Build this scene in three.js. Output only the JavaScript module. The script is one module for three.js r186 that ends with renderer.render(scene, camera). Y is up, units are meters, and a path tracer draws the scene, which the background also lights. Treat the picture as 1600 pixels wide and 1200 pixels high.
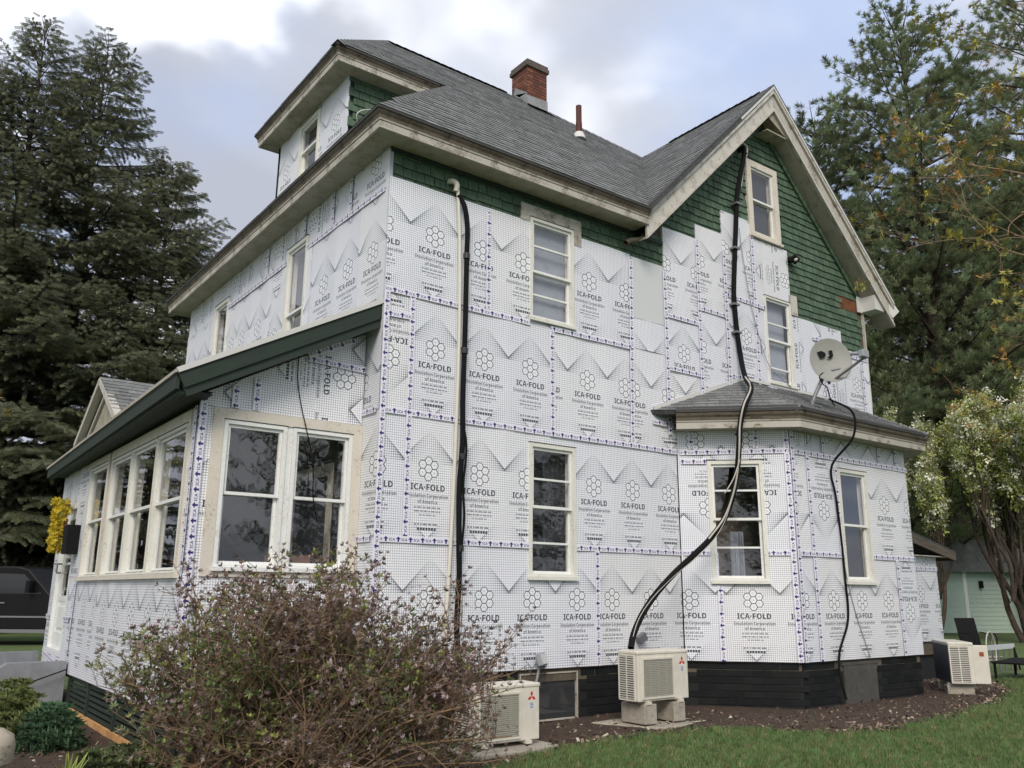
import * as THREE from 'three';
import { mergeGeometries } from 'three/addons/utils/BufferGeometryUtils.js';
import { RoundedBoxGeometry } from 'three/addons/geometries/RoundedBoxGeometry.js';
import { ImprovedNoise } from 'three/addons/math/ImprovedNoise.js';

// ---------------------------------------------------------------- camera, sky, sun, exposure
const scene = new THREE.Scene();
const camera = new THREE.PerspectiveCamera(48.65, 4 / 3, 0.1, 600);
{
  const pitch = 0.2403, yaw = 0.6394, roll = 0.0077;
  const d = new THREE.Vector3(Math.sin(yaw) * Math.cos(pitch), Math.sin(pitch), -Math.cos(yaw) * Math.cos(pitch));
  const r = new THREE.Vector3(Math.cos(yaw), 0, Math.sin(yaw)), u = new THREE.Vector3().crossVectors(r, d);
  const c = Math.cos(roll), s = Math.sin(roll);
  const r2 = r.clone().multiplyScalar(c).addScaledVector(u, s), u2 = u.clone().multiplyScalar(c).addScaledVector(r, -s);
  camera.position.set(-3.724, 1.29, 7.130);
  camera.quaternion.setFromRotationMatrix(new THREE.Matrix4().makeBasis(r2, u2, d.clone().negate()));
}
const renderer = new THREE.WebGLRenderer({ antialias: true });
renderer.toneMapping = THREE.LinearToneMapping;
renderer.toneMappingExposure = 1.7;
renderer.shadowMap.enabled = true;
const sun = new THREE.DirectionalLight(0xfff4e6, 1.5);
sun.position.set(-16, 26, 22); sun.target.position.set(2, 2, 0);
sun.castShadow = true; sun.shadow.radius = 45; sun.shadow.mapSize.set(2048, 2048);
Object.assign(sun.shadow.camera, { left: -30, right: 30, top: 30, bottom: -30, near: 1, far: 120 });
scene.add(sun, sun.target);

function mulberry(a) { return () => { a = (a + 0x6d2b79f5) | 0; let t = Math.imul(a ^ (a >>> 15), 1 | a); t = (t + Math.imul(t ^ (t >>> 7), 61 | t)) ^ t; return ((t ^ (t >>> 14)) >>> 0) / 4294967296; }; }
let R = mulberry(11);
const rr = (a, b) => a + (b - a) * R();
const perlin = new ImprovedNoise();
const fbm = (x, y, z, o = 5) => { let s = 0, a = 0.5; for (let i = 0; i < o; i++) { s += a * perlin.noise(x, y, z); x *= 2.03; y *= 2.03; z *= 2.03; a *= 0.5; } return s; };
const clamp = (v, a = 0, b = 1) => Math.min(b, Math.max(a, v));
const smooth = (a, b, v) => { const t = clamp((v - a) / (b - a)); return t * t * (3 - 2 * t); };
const lerp = (a, b, t) => a + (b - a) * t;
{ // broken cloud layer over a little blue
  const W = 2048, H = 1024, data = new Float32Array(W * H * 4);
  for (let j = 0; j < H; j++) {
    const el = ((j + 0.5) / H - 0.5) * Math.PI, sy = Math.sin(el), ce = Math.cos(el);
    for (let i = 0; i < W; i++) {
      const az = ((i + 0.5) / W - 0.5) * 2 * Math.PI, x = Math.cos(az) * ce, z = Math.sin(az) * ce;
      const k = 1 / (Math.max(sy, 0) + 0.28), px = x * k, pz = z * k;
      const big = fbm(px * 0.75 + 3.1, pz * 0.75 - 1.7, 0.4, 5), mid = fbm(px * 1.9 - 5.2, pz * 1.9 + 2.2, 3.3, 5);
      const blue = smooth(0.10, 0.32, fbm(px * 0.9 + 9.3, pz * 0.9 + 4.4, 7.7, 5));
      // thin bright break in the layer over the spruces
      const q = px * 0.597 - pz * 0.802, side = px * 0.802 + pz * 0.597;
      const brk = Math.max(smooth(0.6, 0.1, Math.abs(side + 0.5 + 0.6 * mid)) * smooth(0.3, 0.9, q), 0.8 * smooth(-0.04, 0.22, big + 0.5 * mid + 0.15 * fbm(px * 6, pz * 6, 2, 3)));
      const fine = fbm(px * 4.3 + 1.2, pz * 4.3 - 8.1, 5.5, 5);
      const t = clamp(0.52 + 2.0 * big + 1.1 * mid + 0.4 * fine);
      let c = [lerp(0.31, 0.49, t), lerp(0.328, 0.51, t), lerp(0.385, 0.55, t)];
      const w = clamp(0.95 * brk * smooth(-0.2, 0.12, mid + 0.3 * big + 0.9 * fine));
      c = [lerp(c[0], 0.80, w), lerp(c[1], 0.82, w), lerp(c[2], 0.87, w)];
      const b = blue * 0.5 * (1 - w);
      c = [lerp(c[0], 0.25, b), lerp(c[1], 0.36, b), lerp(c[2], 0.62, b)];
      const o = (j * W + i) * 4;
      data[o] = c[0]; data[o + 1] = c[1]; data[o + 2] = c[2]; data[o + 3] = 1;
    }
  }
  const t = new THREE.DataTexture(data, W, H, THREE.RGBAFormat, THREE.FloatType);
  t.mapping = THREE.EquirectangularReflectionMapping; t.magFilter = t.minFilter = THREE.LinearFilter; t.needsUpdate = true;
  scene.background = t; scene.environment = t;
}

// ---------------------------------------------------------------- helpers
const V = (x, y, z) => new THREE.Vector3(x, y, z);
const taken = {};
const numbered = (n) => { const k = taken[n] = (taken[n] ?? -1) + 1; return k ? `${n}_${String(k).padStart(3, '0')}` : n; };
function shade(o) { o.castShadow = o.receiveShadow = true; return o; }
function flat(g) { // non-indexed with uv and normals only
  if (g.index) g = g.toNonIndexed();
  for (const k of Object.keys(g.attributes)) if (!['position', 'normal', 'uv', 'color'].includes(k)) g.deleteAttribute(k);
  if (!g.attributes.normal) g.computeVertexNormals();
  if (!g.attributes.uv) g.setAttribute('uv', new THREE.BufferAttribute(new Float32Array(g.attributes.position.count * 2), 2));
  return g;
}
function metric(g, du = 0, dv = 0) { // uv in metres along the face
  g = flat(g); const p = g.attributes.position, n = g.attributes.normal, uv = g.attributes.uv;
  for (let i = 0; i < p.count; i += 3) {
    const a = Math.abs(n.getX(i)), b = Math.abs(n.getY(i)), c = Math.abs(n.getZ(i));
    for (let k = i; k < i + 3; k++) {
      if (b > a && b > c) uv.setXY(k, p.getX(k) + du, p.getZ(k) + dv); else if (a > c) uv.setXY(k, p.getZ(k) + du, p.getY(k) + dv); else uv.setXY(k, p.getX(k) + du, p.getY(k) + dv);
    }
  }
  return g;
}
const merge = (l) => l.length === 1 ? flat(l[0]) : mergeGeometries(l.map(flat));
const bx = (x0, x1, y0, y1, z0, z1) => metric(new THREE.BoxGeometry(x1 - x0, y1 - y0, z1 - z0).translate((x0 + x1) / 2, (y0 + y1) / 2, (z0 + z1) / 2), x0 * 0.37, y0 * 0.53);
function obj(name, g, m, parent = scene) {
  const o = shade(new THREE.Mesh(Array.isArray(g) ? merge(g) : g, m)); o.name = parent === scene ? numbered(name) : name; parent.add(o); return o;
}
function tag(o, label, category, group, kind) { if (label) o.userData.label = label; if (category) o.userData.category = category; if (group) o.userData.group = group; if (kind) o.userData.kind = kind; return o; }
function thing(name, label, category, pos = [0, 0, 0], turn = 0, group) { const o = new THREE.Group(); o.name = numbered(name); scene.add(o); o.position.set(...pos); o.rotation.y = turn; return tag(o, label, category, group); }
const struct = (name, g, m) => tag(obj(name, g, m), null, null, null, 'structure');
function frame(ox, oz, tx, tz) { const l = Math.hypot(tx, tz); tx /= l; tz /= l; return new THREE.Matrix4().makeBasis(V(tx, 0, tz), V(0, 1, 0), V(-tz, 0, tx)).setPosition(ox, 0, oz); }
// poly: list of [s, y]; slab between n0 and n1
function slab(pts, n0, n1, holes = []) {
  const s = new THREE.Shape(pts.map((p) => new THREE.Vector2(p[0], p[1])));
  for (const h of holes) s.holes.push(new THREE.Path([[h[0], h[2]], [h[0], h[3]], [h[1], h[3]], [h[1], h[2]]].map((p) => new THREE.Vector2(p[0], p[1]))));
  return metric(new THREE.ExtrudeGeometry(s, { depth: n1 - n0, bevelEnabled: false }).translate(0, 0, n0));
}
function polyGeo(tris) { // list of triangles of Vector3
  const g = new THREE.BufferGeometry(); const a = new Float32Array(tris.length * 9);
  tris.forEach((t, i) => t.forEach((v, k) => a.set([v.x, v.y, v.z], i * 9 + k * 3)));
  g.setAttribute('position', new THREE.BufferAttribute(a, 3)); g.computeVertexNormals(); return metric(g);
}
const quad = (a, b, c, d) => [[a, b, c], [a, c, d]];
// sweep a profile [[out, y], ...] along wall line points [[x, z], ...]; the outward side is side * (dz, -dx)
function sweep(profile, path, side = 1, closedProfile = true, capIn = null) {
  const n = path.length, rows = [];
  const seg = []; for (let i = 0; i < n - 1; i++) { const dx = path[i + 1][0] - path[i][0], dz = path[i + 1][1] - path[i][1], l = Math.hypot(dx, dz); seg.push([side * dz / l, -side * dx / l]); }
  for (let i = 0; i < n; i++) {
    const a = seg[Math.max(0, i - 1)], b = seg[Math.min(n - 2, i)], k = 1 + a[0] * b[0] + a[1] * b[1];
    const m = [(a[0] + b[0]) / k, (a[1] + b[1]) / k];
    rows.push(profile.map(([o, y]) => V(path[i][0] + m[0] * o, y, path[i][1] + m[1] * o)));
  }
  const tris = [], np = profile.length;
  for (let i = 0; i < n - 1; i++) for (let j = 0; j < (closedProfile ? np : np - 1); j++) { const k = (j + 1) % np; tris.push(...(side > 0 ? quad(rows[i][j], rows[i + 1][j], rows[i + 1][k], rows[i][k]) : quad(rows[i][j], rows[i][k], rows[i + 1][k], rows[i + 1][j]))); }
  if (closedProfile) { const cap = (row) => { for (let j = 1; j < np - 1; j++) tris.push([row[0], row[j], row[j + 1]]); }; cap(rows[0]); cap(rows[n - 1]); }
  return polyGeo(tris);
}
function tube(pts, r, seg = 24, rad = 8, closed = false) { return flat(new THREE.TubeGeometry(new THREE.CatmullRomCurve3(pts.map((p) => Array.isArray(p) ? V(...p) : p), closed, 'centripetal'), seg, r, rad, closed)); }
function rod(a, b, r0, r1 = r0, rad = 10) { // straight round bar
  const A = V(...a), B = V(...b), d = B.clone().sub(A), g = new THREE.CylinderGeometry(r1, r0, d.length(), rad);
  return flat(g.applyMatrix4(new THREE.Matrix4().compose(A.add(B).multiplyScalar(0.5), new THREE.Quaternion().setFromUnitVectors(V(0, 1, 0), d.normalize()), V(1, 1, 1))));
}
function bar(a, b, w, h) { // straight square bar
  const A = V(...a), B = V(...b), d = B.clone().sub(A), m = new THREE.Matrix4().lookAt(A, B, Math.abs(d.y) > 0.9 * d.length() ? V(0, 0, 1) : V(0, 1, 0));
  return flat(new THREE.BoxGeometry(w, h, d.length()).applyMatrix4(m.setPosition(A.add(B).multiplyScalar(0.5))));
}

// ---------------------------------------------------------------- textures and materials
function canvasTex(w, h, draw, srgb = true) { const c = document.createElement('canvas'); c.width = w; c.height = h; draw(c.getContext('2d'), w, h); const t = new THREE.CanvasTexture(c); if (srgb) t.colorSpace = THREE.SRGBColorSpace; t.wrapS = t.wrapT = THREE.RepeatWrapping; t.magFilter = THREE.LinearFilter; return t; }
function pixelTex(w, h, fn, srgb = true) { // fn(u, v, i, j) -> [r, g, b] 0..255
  const d = new Uint8Array(w * h * 4);
  for (let j = 0; j < h; j++) for (let i = 0; i < w; i++) { const c = fn(i / w, j / h, i, j), o = (j * w + i) * 4; d[o] = clamp(c[0], 0, 255); d[o + 1] = clamp(c[1], 0, 255); d[o + 2] = clamp(c[2], 0, 255); d[o + 3] = 255; }
  const t = new THREE.DataTexture(d, w, h, THREE.RGBAFormat); if (srgb) t.colorSpace = THREE.SRGBColorSpace; t.wrapS = t.wrapT = THREE.RepeatWrapping; t.magFilter = THREE.LinearFilter; t.minFilter = THREE.LinearMipmapLinearFilter; t.generateMipmaps = true; t.needsUpdate = true; return t;
}
// noise that tiles with period n
function tileNoise(n, seed) { const r = mulberry(seed), g = Array.from({ length: n * n }, () => r()); return (x, y) => { x *= n; y *= n; const xi = Math.floor(x), yi = Math.floor(y), fx = x - xi, fy = y - yi, sx = fx * fx * (3 - 2 * fx), sy = fy * fy * (3 - 2 * fy); const G = (a, b) => g[((b % n + n) % n) * n + ((a % n + n) % n)]; return lerp(lerp(G(xi, yi), G(xi + 1, yi), sx), lerp(G(xi, yi + 1), G(xi + 1, yi + 1), sx), sy); }; }
const N4 = tileNoise(4, 1), N9 = tileNoise(9, 2), N23 = tileNoise(23, 3), N61 = tileNoise(61, 4), N150 = tileNoise(150, 5), N256 = tileNoise(256, 6);
const rep = (t, u, v = u) => { const c = t.clone(); c.repeat.set(u, v); c.needsUpdate = true; return c; };
const grainTex = pixelTex(256, 256, (u, v) => { const n = 0.35 * N256(u, v) + 0.3 * N150(u, v) + 0.2 * N61(u, v) + 0.15 * N9(u, v), c = 150 + 210 * (n - 0.5); return [c, c, c]; }, false);
function speck(base, amp, seedShift = 0, rep_ = 1, coarse = 0.4) { // mottled surface colour
  const t = pixelTex(512, 512, (u, v) => { u += seedShift; const n = (1 - coarse) * (0.4 * N256(u, v) + 0.35 * N150(u, v) + 0.25 * N61(u, v)) + coarse * (0.5 * N23(u, v) + 0.5 * N9(u, v)), f = 1 + amp * (n - 0.5) * 2; return [base[0] * f, base[1] * f, base[2] * f]; });
  t.repeat.set(rep_, rep_); return t;
}
const std = (o) => new THREE.MeshStandardMaterial({ roughness: 0.85, ...o });
const tint = (r, g, b) => new THREE.Color().setRGB(r, g, b);
// weathered trim paint with bare and dirty specks
function paintTex(base, dirt, bare, much, seed) {
  return pixelTex(512, 512, (u, v) => {
    const s = seed * 0.173, a = 0.5 * N9(u + s, v) + 0.3 * N23(u, v + s) + 0.2 * N61(u, v), b = 0.55 * N61(u + s, v + s) + 0.45 * N150(u, v), g = N256(u, v);
    let c = [0, 1, 2].map((k) => base[k] * (0.95 + 0.1 * g));
    const d = smooth(0.42, 0.8, a) * (0.35 + 0.65 * smooth(0.35, 0.7, b)) * much; c = c.map((x, k) => lerp(x, dirt[k], d));
    const f = smooth(0.705, 0.74, 0.55 * b + 0.45 * a) * clamp(much * 1.1); return c.map((x, k) => lerp(x, bare[k], f));
  });
}
const M = {};
M.trim = std({ map: paintTex([196, 193, 184], [146, 140, 128], [112, 102, 88], 0.65, 1), roughness: 0.7, bumpMap: grainTex, bumpScale: 0.001 });
M.trimOld = std({ map: paintTex([182, 178, 168], [118, 111, 98], [90, 76, 62], 0.85, 2), roughness: 0.8, bumpMap: grainTex, bumpScale: 0.002 });
M.crown = std({ map: paintTex([98, 90, 78], [62, 55, 46], [58, 50, 42], 0.9, 3), roughness: 0.85 });
M.soffit = std({ map: paintTex([164, 159, 144], [122, 117, 100], [104, 96, 80], 0.6, 4), roughness: 0.8 });
M.casing = std({ map: paintTex([214, 208, 196], [188, 178, 162], [120, 110, 96], 0.35, 5), roughness: 0.65 });
M.casingWhite = std({ map: paintTex([222, 222, 214], [196, 192, 180], [150, 140, 124], 0.3, 15), roughness: 0.55 });
M.vinyl = std({ map: paintTex([232, 234, 232], [205, 204, 196], [190, 188, 180], 0.35, 6), roughness: 0.45 });
M.greenTrim = std({ map: paintTex([38, 52, 44], [28, 38, 33], [22, 28, 25], 0.6, 7), roughness: 0.7 });
M.wood = std({ map: paintTex([120, 76, 46], [80, 48, 30], [56, 36, 24], 0.8, 8) });
M.shingleGreens = [[76, 97, 78], [66, 86, 69], [83, 104, 84], [70, 91, 75]].map((c, i) => std({ map: pixelTex(128, 128, (u, v) => { const n = 0.6 * N61(u * 1.0 + i * 0.21, v * 0.12) + 0.4 * N23(u, v * 0.3 + i), f = 0.8 + 0.4 * n; return [c[0] * f, c[1] * f, c[2] * f]; }), roughness: 0.8 }));
const asphaltMap = speck([150, 152, 152], 0.6, 0.1, 1.6, 0.25);
M.asphalts = [0.86, 0.95, 1.03, 1.12].map((f) => std({ map: asphaltMap, color: tint(0.54 * f, 0.55 * f, 0.555 * f), roughness: 0.95 }));
M.asphaltV = std({ map: asphaltMap, vertexColors: true, roughness: 0.95 });
M.cap = std({ map: asphaltMap, color: tint(0.2, 0.2, 0.21), roughness: 0.95 });
M.drip = std({ color: tint(0.045, 0.043, 0.04), roughness: 0.6 });
M.dripWhite = std({ color: tint(0.62, 0.62, 0.6), roughness: 0.5 });
M.sheath = std({ map: speck([92, 84, 72], 0.3, 0.3), roughness: 0.95 });
M.plaster = std({ map: speck([120, 114, 104], 0.12, 0.6) });
M.blackBricks = [[25, 28, 29], [21, 24, 25], [29, 31, 31]].map((c, i) => new THREE.MeshPhysicalMaterial({ map: speck(c, 0.35, i * 0.2, 3), roughness: 0.75, specularIntensity: 0.45, bumpMap: grainTex, bumpScale: 0.004 }));
M.blackMortar = std({ map: speck([21, 23, 24], 0.3, 0.5, 2), roughness: 0.8 });
M.redBricks = [[114, 72, 58], [100, 62, 52], [124, 82, 66], [88, 58, 50]].map((c, i) => std({ map: speck(c, 0.3, i * 0.17, 3), roughness: 0.95 }));
M.mortar = std({ map: speck([150, 130, 116], 0.25, 0.2, 3) });
M.capStone = std({ map: paintTex([92, 84, 76], [52, 48, 44], [150, 144, 134], 0.9, 9) });
M.lead = std({ map: paintTex([150, 152, 152], [110, 110, 108], [190, 190, 188], 0.7, 10), metalness: 0.3, roughness: 0.55 });
M.rustPipe = std({ map: paintTex([92, 56, 46], [66, 38, 32], [40, 30, 28], 0.8, 11), roughness: 0.8 });
M.concrete = std({ map: speck([160, 154, 142], 0.28, 0.1, 1, 0.5), roughness: 0.95, bumpMap: grainTex, bumpScale: 0.003 });
M.greyPaint = std({ map: speck([132, 136, 141], 0.1, 0.7, 1, 0.7), roughness: 0.75, bumpMap: grainTex, bumpScale: 0.002 });
M.acBody = std({ map: speck([214, 210, 198], 0.05, 0.4, 1, 0.8), roughness: 0.5 });
M.acGrille = std({ map: speck([166, 164, 152], 0.08, 0.2), roughness: 0.6 });
M.dark = std({ color: tint(0.012, 0.012, 0.013), roughness: 0.8 });
M.acCoil = std({ map: speck([72, 76, 82], 0.15, 0.9, 2), roughness: 0.6, metalness: 0.2 });
const matte = (o) => new THREE.MeshPhysicalMaterial({ roughness: 0.85, specularIntensity: 0.35, ...o });
M.rubber = matte({ color: tint(0.008, 0.0085, 0.009) });
M.cream = std({ map: speck([214, 211, 198], 0.08, 0.3), roughness: 0.5 });
M.wire = std({ color: tint(0.5, 0.47, 0.42), roughness: 0.5 });
M.greyPlastic = std({ color: tint(0.3, 0.32, 0.34), roughness: 0.5 });
M.steel = std({ color: tint(0.22, 0.22, 0.23), roughness: 0.5, metalness: 0.5 });
M.aluminium = std({ color: tint(0.75, 0.76, 0.78), roughness: 0.4, metalness: 0.5 });
M.blackMetal = matte({ color: tint(0.010, 0.010, 0.011) });
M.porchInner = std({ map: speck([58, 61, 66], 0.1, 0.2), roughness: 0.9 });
M.blank = std({ color: tint(0.6, 0.63, 0.64), roughness: 0.75 });
M.curtain = std({ map: speck([190, 192, 196], 0.06, 0.2), roughness: 0.95 });
M.shadeBlind = std({ map: speck([150, 156, 168], 0.05, 0.2), roughness: 0.95 });
M.screen = std({ map: speck([44, 47, 52], 0.05, 0.2, 4), roughness: 0.95 });
const wavyGlass = pixelTex(128, 128, (u, v) => { const c = 128 + 110 * (0.6 * N4(u, v) + 0.4 * N9(u, v) - 0.5); return [c, c, c]; }, false);
M.glass = new THREE.MeshPhysicalMaterial({ color: 0xffffff, roughness: 0.02, transmission: 1, thickness: 0, ior: 1.85, bumpMap: wavyGlass, bumpScale: 0.0012 });
M.darkGlass = std({ color: tint(0.01, 0.011, 0.012), roughness: 0.06 });

// printed facing of the insulation boards: 0.61 m x 1.22 m repeat
const INK = [52, 57, 66];
const printTex = (() => {
  const W = 640, H = 1280, c = document.createElement('canvas'); c.width = W; c.height = H; const x = c.getContext('2d');
  const im = x.createImageData(W, H), d = im.data, S = W / 0.61; // px per metre
  const rn = mulberry(5);
  for (let j = 0; j < H; j++) for (let i = 0; i < W; i++) {
    const mx = i / S, my = 1.22 - j / S; // metres from the left edge and from the bottom
    // big printed V between the emblems (tip at the board edge) and a small one below the lettering
    let ink = 0.0, clear = 0;
    const V1 = (dx, ty, arm, str) => { const t = my - ty, edge = t - Math.abs(dx) * 1.0; if (t < -0.02 || t > arm) return; const fade = Math.pow(1 - clamp(t / arm), 2.1); if (edge > 0.006) { clear = Math.max(clear, 0.6 * fade); return; } ink += str * ((0.75 * Math.exp(edge / 0.013)) * fade + 0.27 * Math.exp(edge / 0.10) * Math.pow(1 - clamp(t / arm), 0.9)) * (edge > 0 ? 0.6 : 1); };
    V1(Math.min(mx, 0.61 - mx), 0.765, 0.31, 1.25); V1(mx - 0.305, 0.012, 0.20, 0.85);
    const gx = ((mx * 26 / 0.61) % 1), zig = Math.min(mx, 0.61 - mx) < 0.05 && my > 0.1 && my < 0.4 && Math.abs(Math.min(mx, 0.61 - mx)) < (my - 0.1) * 0.4; let gy = ((my * 52 / 1.22) % 1);
    if (zig) gy = ((my * 62 / 1.22 + Math.abs(((mx * 40 + 0.5) % 1) - 0.5) * 1.3) % 1);
    const wl = clamp(0.15 + 0.75 * ink - 0.06 * clear), dgx = Math.min(gx, 1 - gx), dgy = Math.min(gy, 1 - gy);
    const line = Math.max(smooth(wl * 0.5 + 0.06, wl * 0.5 - 0.03, dgx), smooth(wl * 0.5 + 0.06, wl * 0.5 - 0.03, dgy));
    const k = line * clamp(0.47 + 0.5 * ink - 0.2 * clear), pap = 247 + 3 * (rn() - 0.5), o = (j * W + i) * 4;
    d[o] = lerp(pap - 3, INK[0] + 20, k); d[o + 1] = lerp(pap - 1.5, INK[1] + 22, k); d[o + 2] = lerp(pap + 4, INK[2] + 25, k); d[o + 3] = 255;
  }
  x.putImageData(im, 0, 0);
  const P = (mx, my) => [mx * S, (1.22 - my) * S], ink = (a) => `rgba(${INK[0]},${INK[1]},${INK[2]},${a})`;
  // emblem: seven hexagons
  const [cx, cy] = P(0.305, 0.69), hr = 0.0445 * S; x.lineWidth = 0.0075 * S; x.strokeStyle = ink(0.95); x.fillStyle = 'rgba(240,243,247,0.75)';
  const cells = [[0, 0]]; for (let k = 0; k < 6; k++) { const a = Math.PI / 6 + k * Math.PI / 3; cells.push([Math.cos(a) * hr * 1.75, Math.sin(a) * hr * 1.75]); }
  for (const [hx, hy] of cells) { x.beginPath(); for (let k = 0; k < 6; k++) { const a = k * Math.PI / 3; x.lineTo(cx + hx + Math.cos(a) * hr, cy + hy + Math.sin(a) * hr); } x.closePath(); x.fill(); x.stroke(); x.fillStyle = ink(0.2); x.fillRect(cx + hx - hr * 0.22, cy + hy - hr * 0.14, hr * 0.44, hr * 0.28); x.fillStyle = 'rgba(240,243,247,0.75)'; }
  x.textAlign = 'center'; x.textBaseline = 'middle'; x.fillStyle = ink(1);
  const text = (s, my, size, width, weight = '', a = 1) => { x.font = `${weight} ${size * S}px sans-serif`; x.fillStyle = ink(a); const w = x.measureText(s).width; x.save(); const [px, py] = P(0.305, my); x.translate(px, py); x.scale(width * S / w, 1); x.fillText(s, 0, 0); x.restore(); };
  text('ICA·FOLD', 0.508, 0.084, 0.395, 'bold');
  text('Insulation Corporation', 0.425, 0.052, 0.47, 'bold', 0.8); text('of America', 0.368, 0.05, 0.225, 'bold', 0.85);
  const words = (my, h, w, a, r) => { let px = -w / 2; x.fillStyle = ink(a); while (px < w / 2 - 0.015) { const l = 0.016 + 0.05 * r(); const [ax, ay] = P(0.305 + px, my); x.fillRect(ax, ay - h * S / 2, Math.min(l, w / 2 - px) * S, h * S); px += l + 0.012; } };
  const wr = mulberry(8); words(0.312, 0.016, 0.30, 0.42, wr); words(0.276, 0.014, 0.30, 0.5, wr); words(0.24, 0.014, 0.18, 0.34, wr); words(0.152, 0.014, 0.28, 0.6, wr);
  x.fillStyle = ink(0.95); for (let k = 0; k < 7; k++) { const [ax, ay] = P(0.198 + k * 0.031, 0.108); x.fillRect(ax, ay - 0.013 * S, 0.024 * S, 0.026 * S); }
  const t = new THREE.CanvasTexture(c); t.colorSpace = THREE.SRGBColorSpace; t.wrapS = t.wrapT = THREE.RepeatWrapping; t.magFilter = THREE.LinearFilter; return t;
})();
const tapeTex = canvasTex(256, 128, (x, w, h) => {
  x.fillStyle = '#e6e5f0'; x.fillRect(0, 0, w, h); x.fillStyle = '#2c2872';
  x.beginPath(); x.moveTo(62, 14); x.lineTo(118, 66); x.lineTo(80, 66); x.lineTo(80, 116); x.lineTo(44, 116); x.lineTo(44, 66); x.lineTo(6, 66); x.closePath(); x.fill();
  x.font = 'bold 76px sans-serif'; x.textBaseline = 'middle'; x.save(); x.translate(124, 72); x.scale(0.98, 1); x.fillText('ICA', 0, 0); x.restore();
});
M.sheets = [[1, 1, 1], [0.955, 0.965, 0.985], [0.985, 0.985, 0.97], [0.97, 0.98, 1]].map((c) => std({ map: printTex, color: tint(...c), roughness: 0.45 })); M.sheet = M.sheets[0];
M.tape = std({ map: tapeTex, roughness: 0.4 });
// ---------------------------------------------------------------- the house
const house = thing('house', 'two storey house wrapped in white printed insulation boards with green shingles', 'house');
const place = (o, f) => { o.applyMatrix4(f); return o; };
const xf = (g, f) => flat(g.clone().applyMatrix4(f));
const FS = frame(0, 0, 1, 0);                 // long side wall, outward +z
const FF = frame(0, 0, 0, 1);                 // upper front wall, outward -x, s = z
const PX = -1.57, ZS = -0.3175;
const FP = frame(PX, 0, 0, 1);                // porch front
const FQ = frame(0, ZS, 1, 0);                // porch side
const XB = 5.067, ZB = 0.948, XR = 7.70, L45 = ZB * Math.SQRT2;
const FB = frame(0, ZB, 1, 0);                // bay front, s = x
const FL = frame(XB, ZB, 1, 1);               // bay left face, s from -L45 to 0
const FR = frame(XR, ZB, 1, -1);              // bay right face
const DX = 0.4, FD = frame(DX, 0, 0, 1);      // dormer front
const yA = 1.765, yB = 2.985, yC = 4.205, yBot = 0.53, ySof = 5.75, yTop = 5.42;
const inRect = (h, s, y) => s > h[0] && s < h[1] && y > h[2] && y < h[3];

// openings [s0, s1, y0, y1]
const W1 = [1.80, 2.455, 1.42, 2.86], W2 = [1.81, 2.46, 4.24, 5.48], W3 = [5.84, 6.57, 6.33, 7.57], W4 = [6.07, 6.68, 4.16, 5.47];
const W5 = [-0.98, -0.32, 1.41, 2.872], W6 = [6.04, 6.69, 1.42, 2.86];
const W7 = [-2.62, -1.99, 4.0, 5.46], W8 = [-5.42, -4.81, 4.0, 5.46], W9 = [-3.55, -2.86, 6.9, 7.76];
const WPS = [-1.46, -0.015, 1.40, 2.86];
const WPF1 = [-3.55, -0.50, 1.43, 2.85], WPF2 = [-4.70, -3.62, 1.43, 2.85], DOOR = [-6.30, -5.28, 0.50, 2.40];
const shrink = (w, k) => [w[0] + k, w[1] - k, w[2] + k, w[3] - k];

// --- structural walls
const wallShell = (f, pts, holes, m = M.sheath) => obj('wall', xf(slab(pts, -0.15, -0.03, holes.map((h) => shrink(h, 0.03))), f), m, house);
wallShell(FS, [[0.03, 0.4], [8.64, 0.4], [8.64, 5.98], [6.25, 8.37], [4.0, 6.12], [0.03, 6.12]], [W1, W2, W3, W4]);
wallShell(FF, [[-6.74, 2.6], [-0.16, 2.6], [-0.16, 6.1], [-6.74, 6.1]], [W7, W8]);
wallShell(FP, [[-6.54, 0.25], [ZS - 0.03, 0.25], [ZS - 0.03, 3.0], [-6.54, 3.0]], [WPF1, WPF2, DOOR]);
wallShell(FQ, [[PX + 0.04, 0.25], [-0.01, 0.25], [-0.01, 3.82], [PX + 0.04, 2.93]], [WPS]);
wallShell(FL, [[-L45 + 0.02, 0.4], [-0.02, 0.4], [-0.02, 3.25], [-L45 + 0.02, 3.25]], [W5]);
wallShell(FB, [[XB + 0.04, 0.4], [XR - 0.04, 0.4], [XR - 0.04, 3.25], [XB + 0.04, 3.25]], [W6]);
wallShell(FR, [[0.02, 0.4], [L45 - 0.02, 0.4], [L45 - 0.02, 3.25], [0.02, 3.25]], []);
wallShell(FD, [[-4.28, 6.3], [-2.07, 6.3], [-2.07, 7.85], [-4.28, 7.85]], [W9]);
obj('wall', [bx(8.5, 8.64, 0.4, 5.98, -6.7, -0.16), bx(0.2, 8.4, 0.4, 5.9, -6.77, -6.65)], M.sheath, house);       // rear and far walls
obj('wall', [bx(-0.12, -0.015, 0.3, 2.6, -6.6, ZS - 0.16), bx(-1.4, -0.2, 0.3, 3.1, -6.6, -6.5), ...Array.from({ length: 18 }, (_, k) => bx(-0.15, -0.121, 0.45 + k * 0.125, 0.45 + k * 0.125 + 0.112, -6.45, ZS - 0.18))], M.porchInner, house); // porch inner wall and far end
obj('floor', [bx(0.02, 8.45, 0.35, 0.45, -6.6, -0.2), bx(0.02, 8.45, 2.95, 3.05, -6.6, -0.2), bx(0.02, 8.45, 5.8, 5.88, -6.6, -0.2), bx(4.98, 7.75, 0.38, 0.46, 0.02, 0.75)], M.plaster, house);
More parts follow.
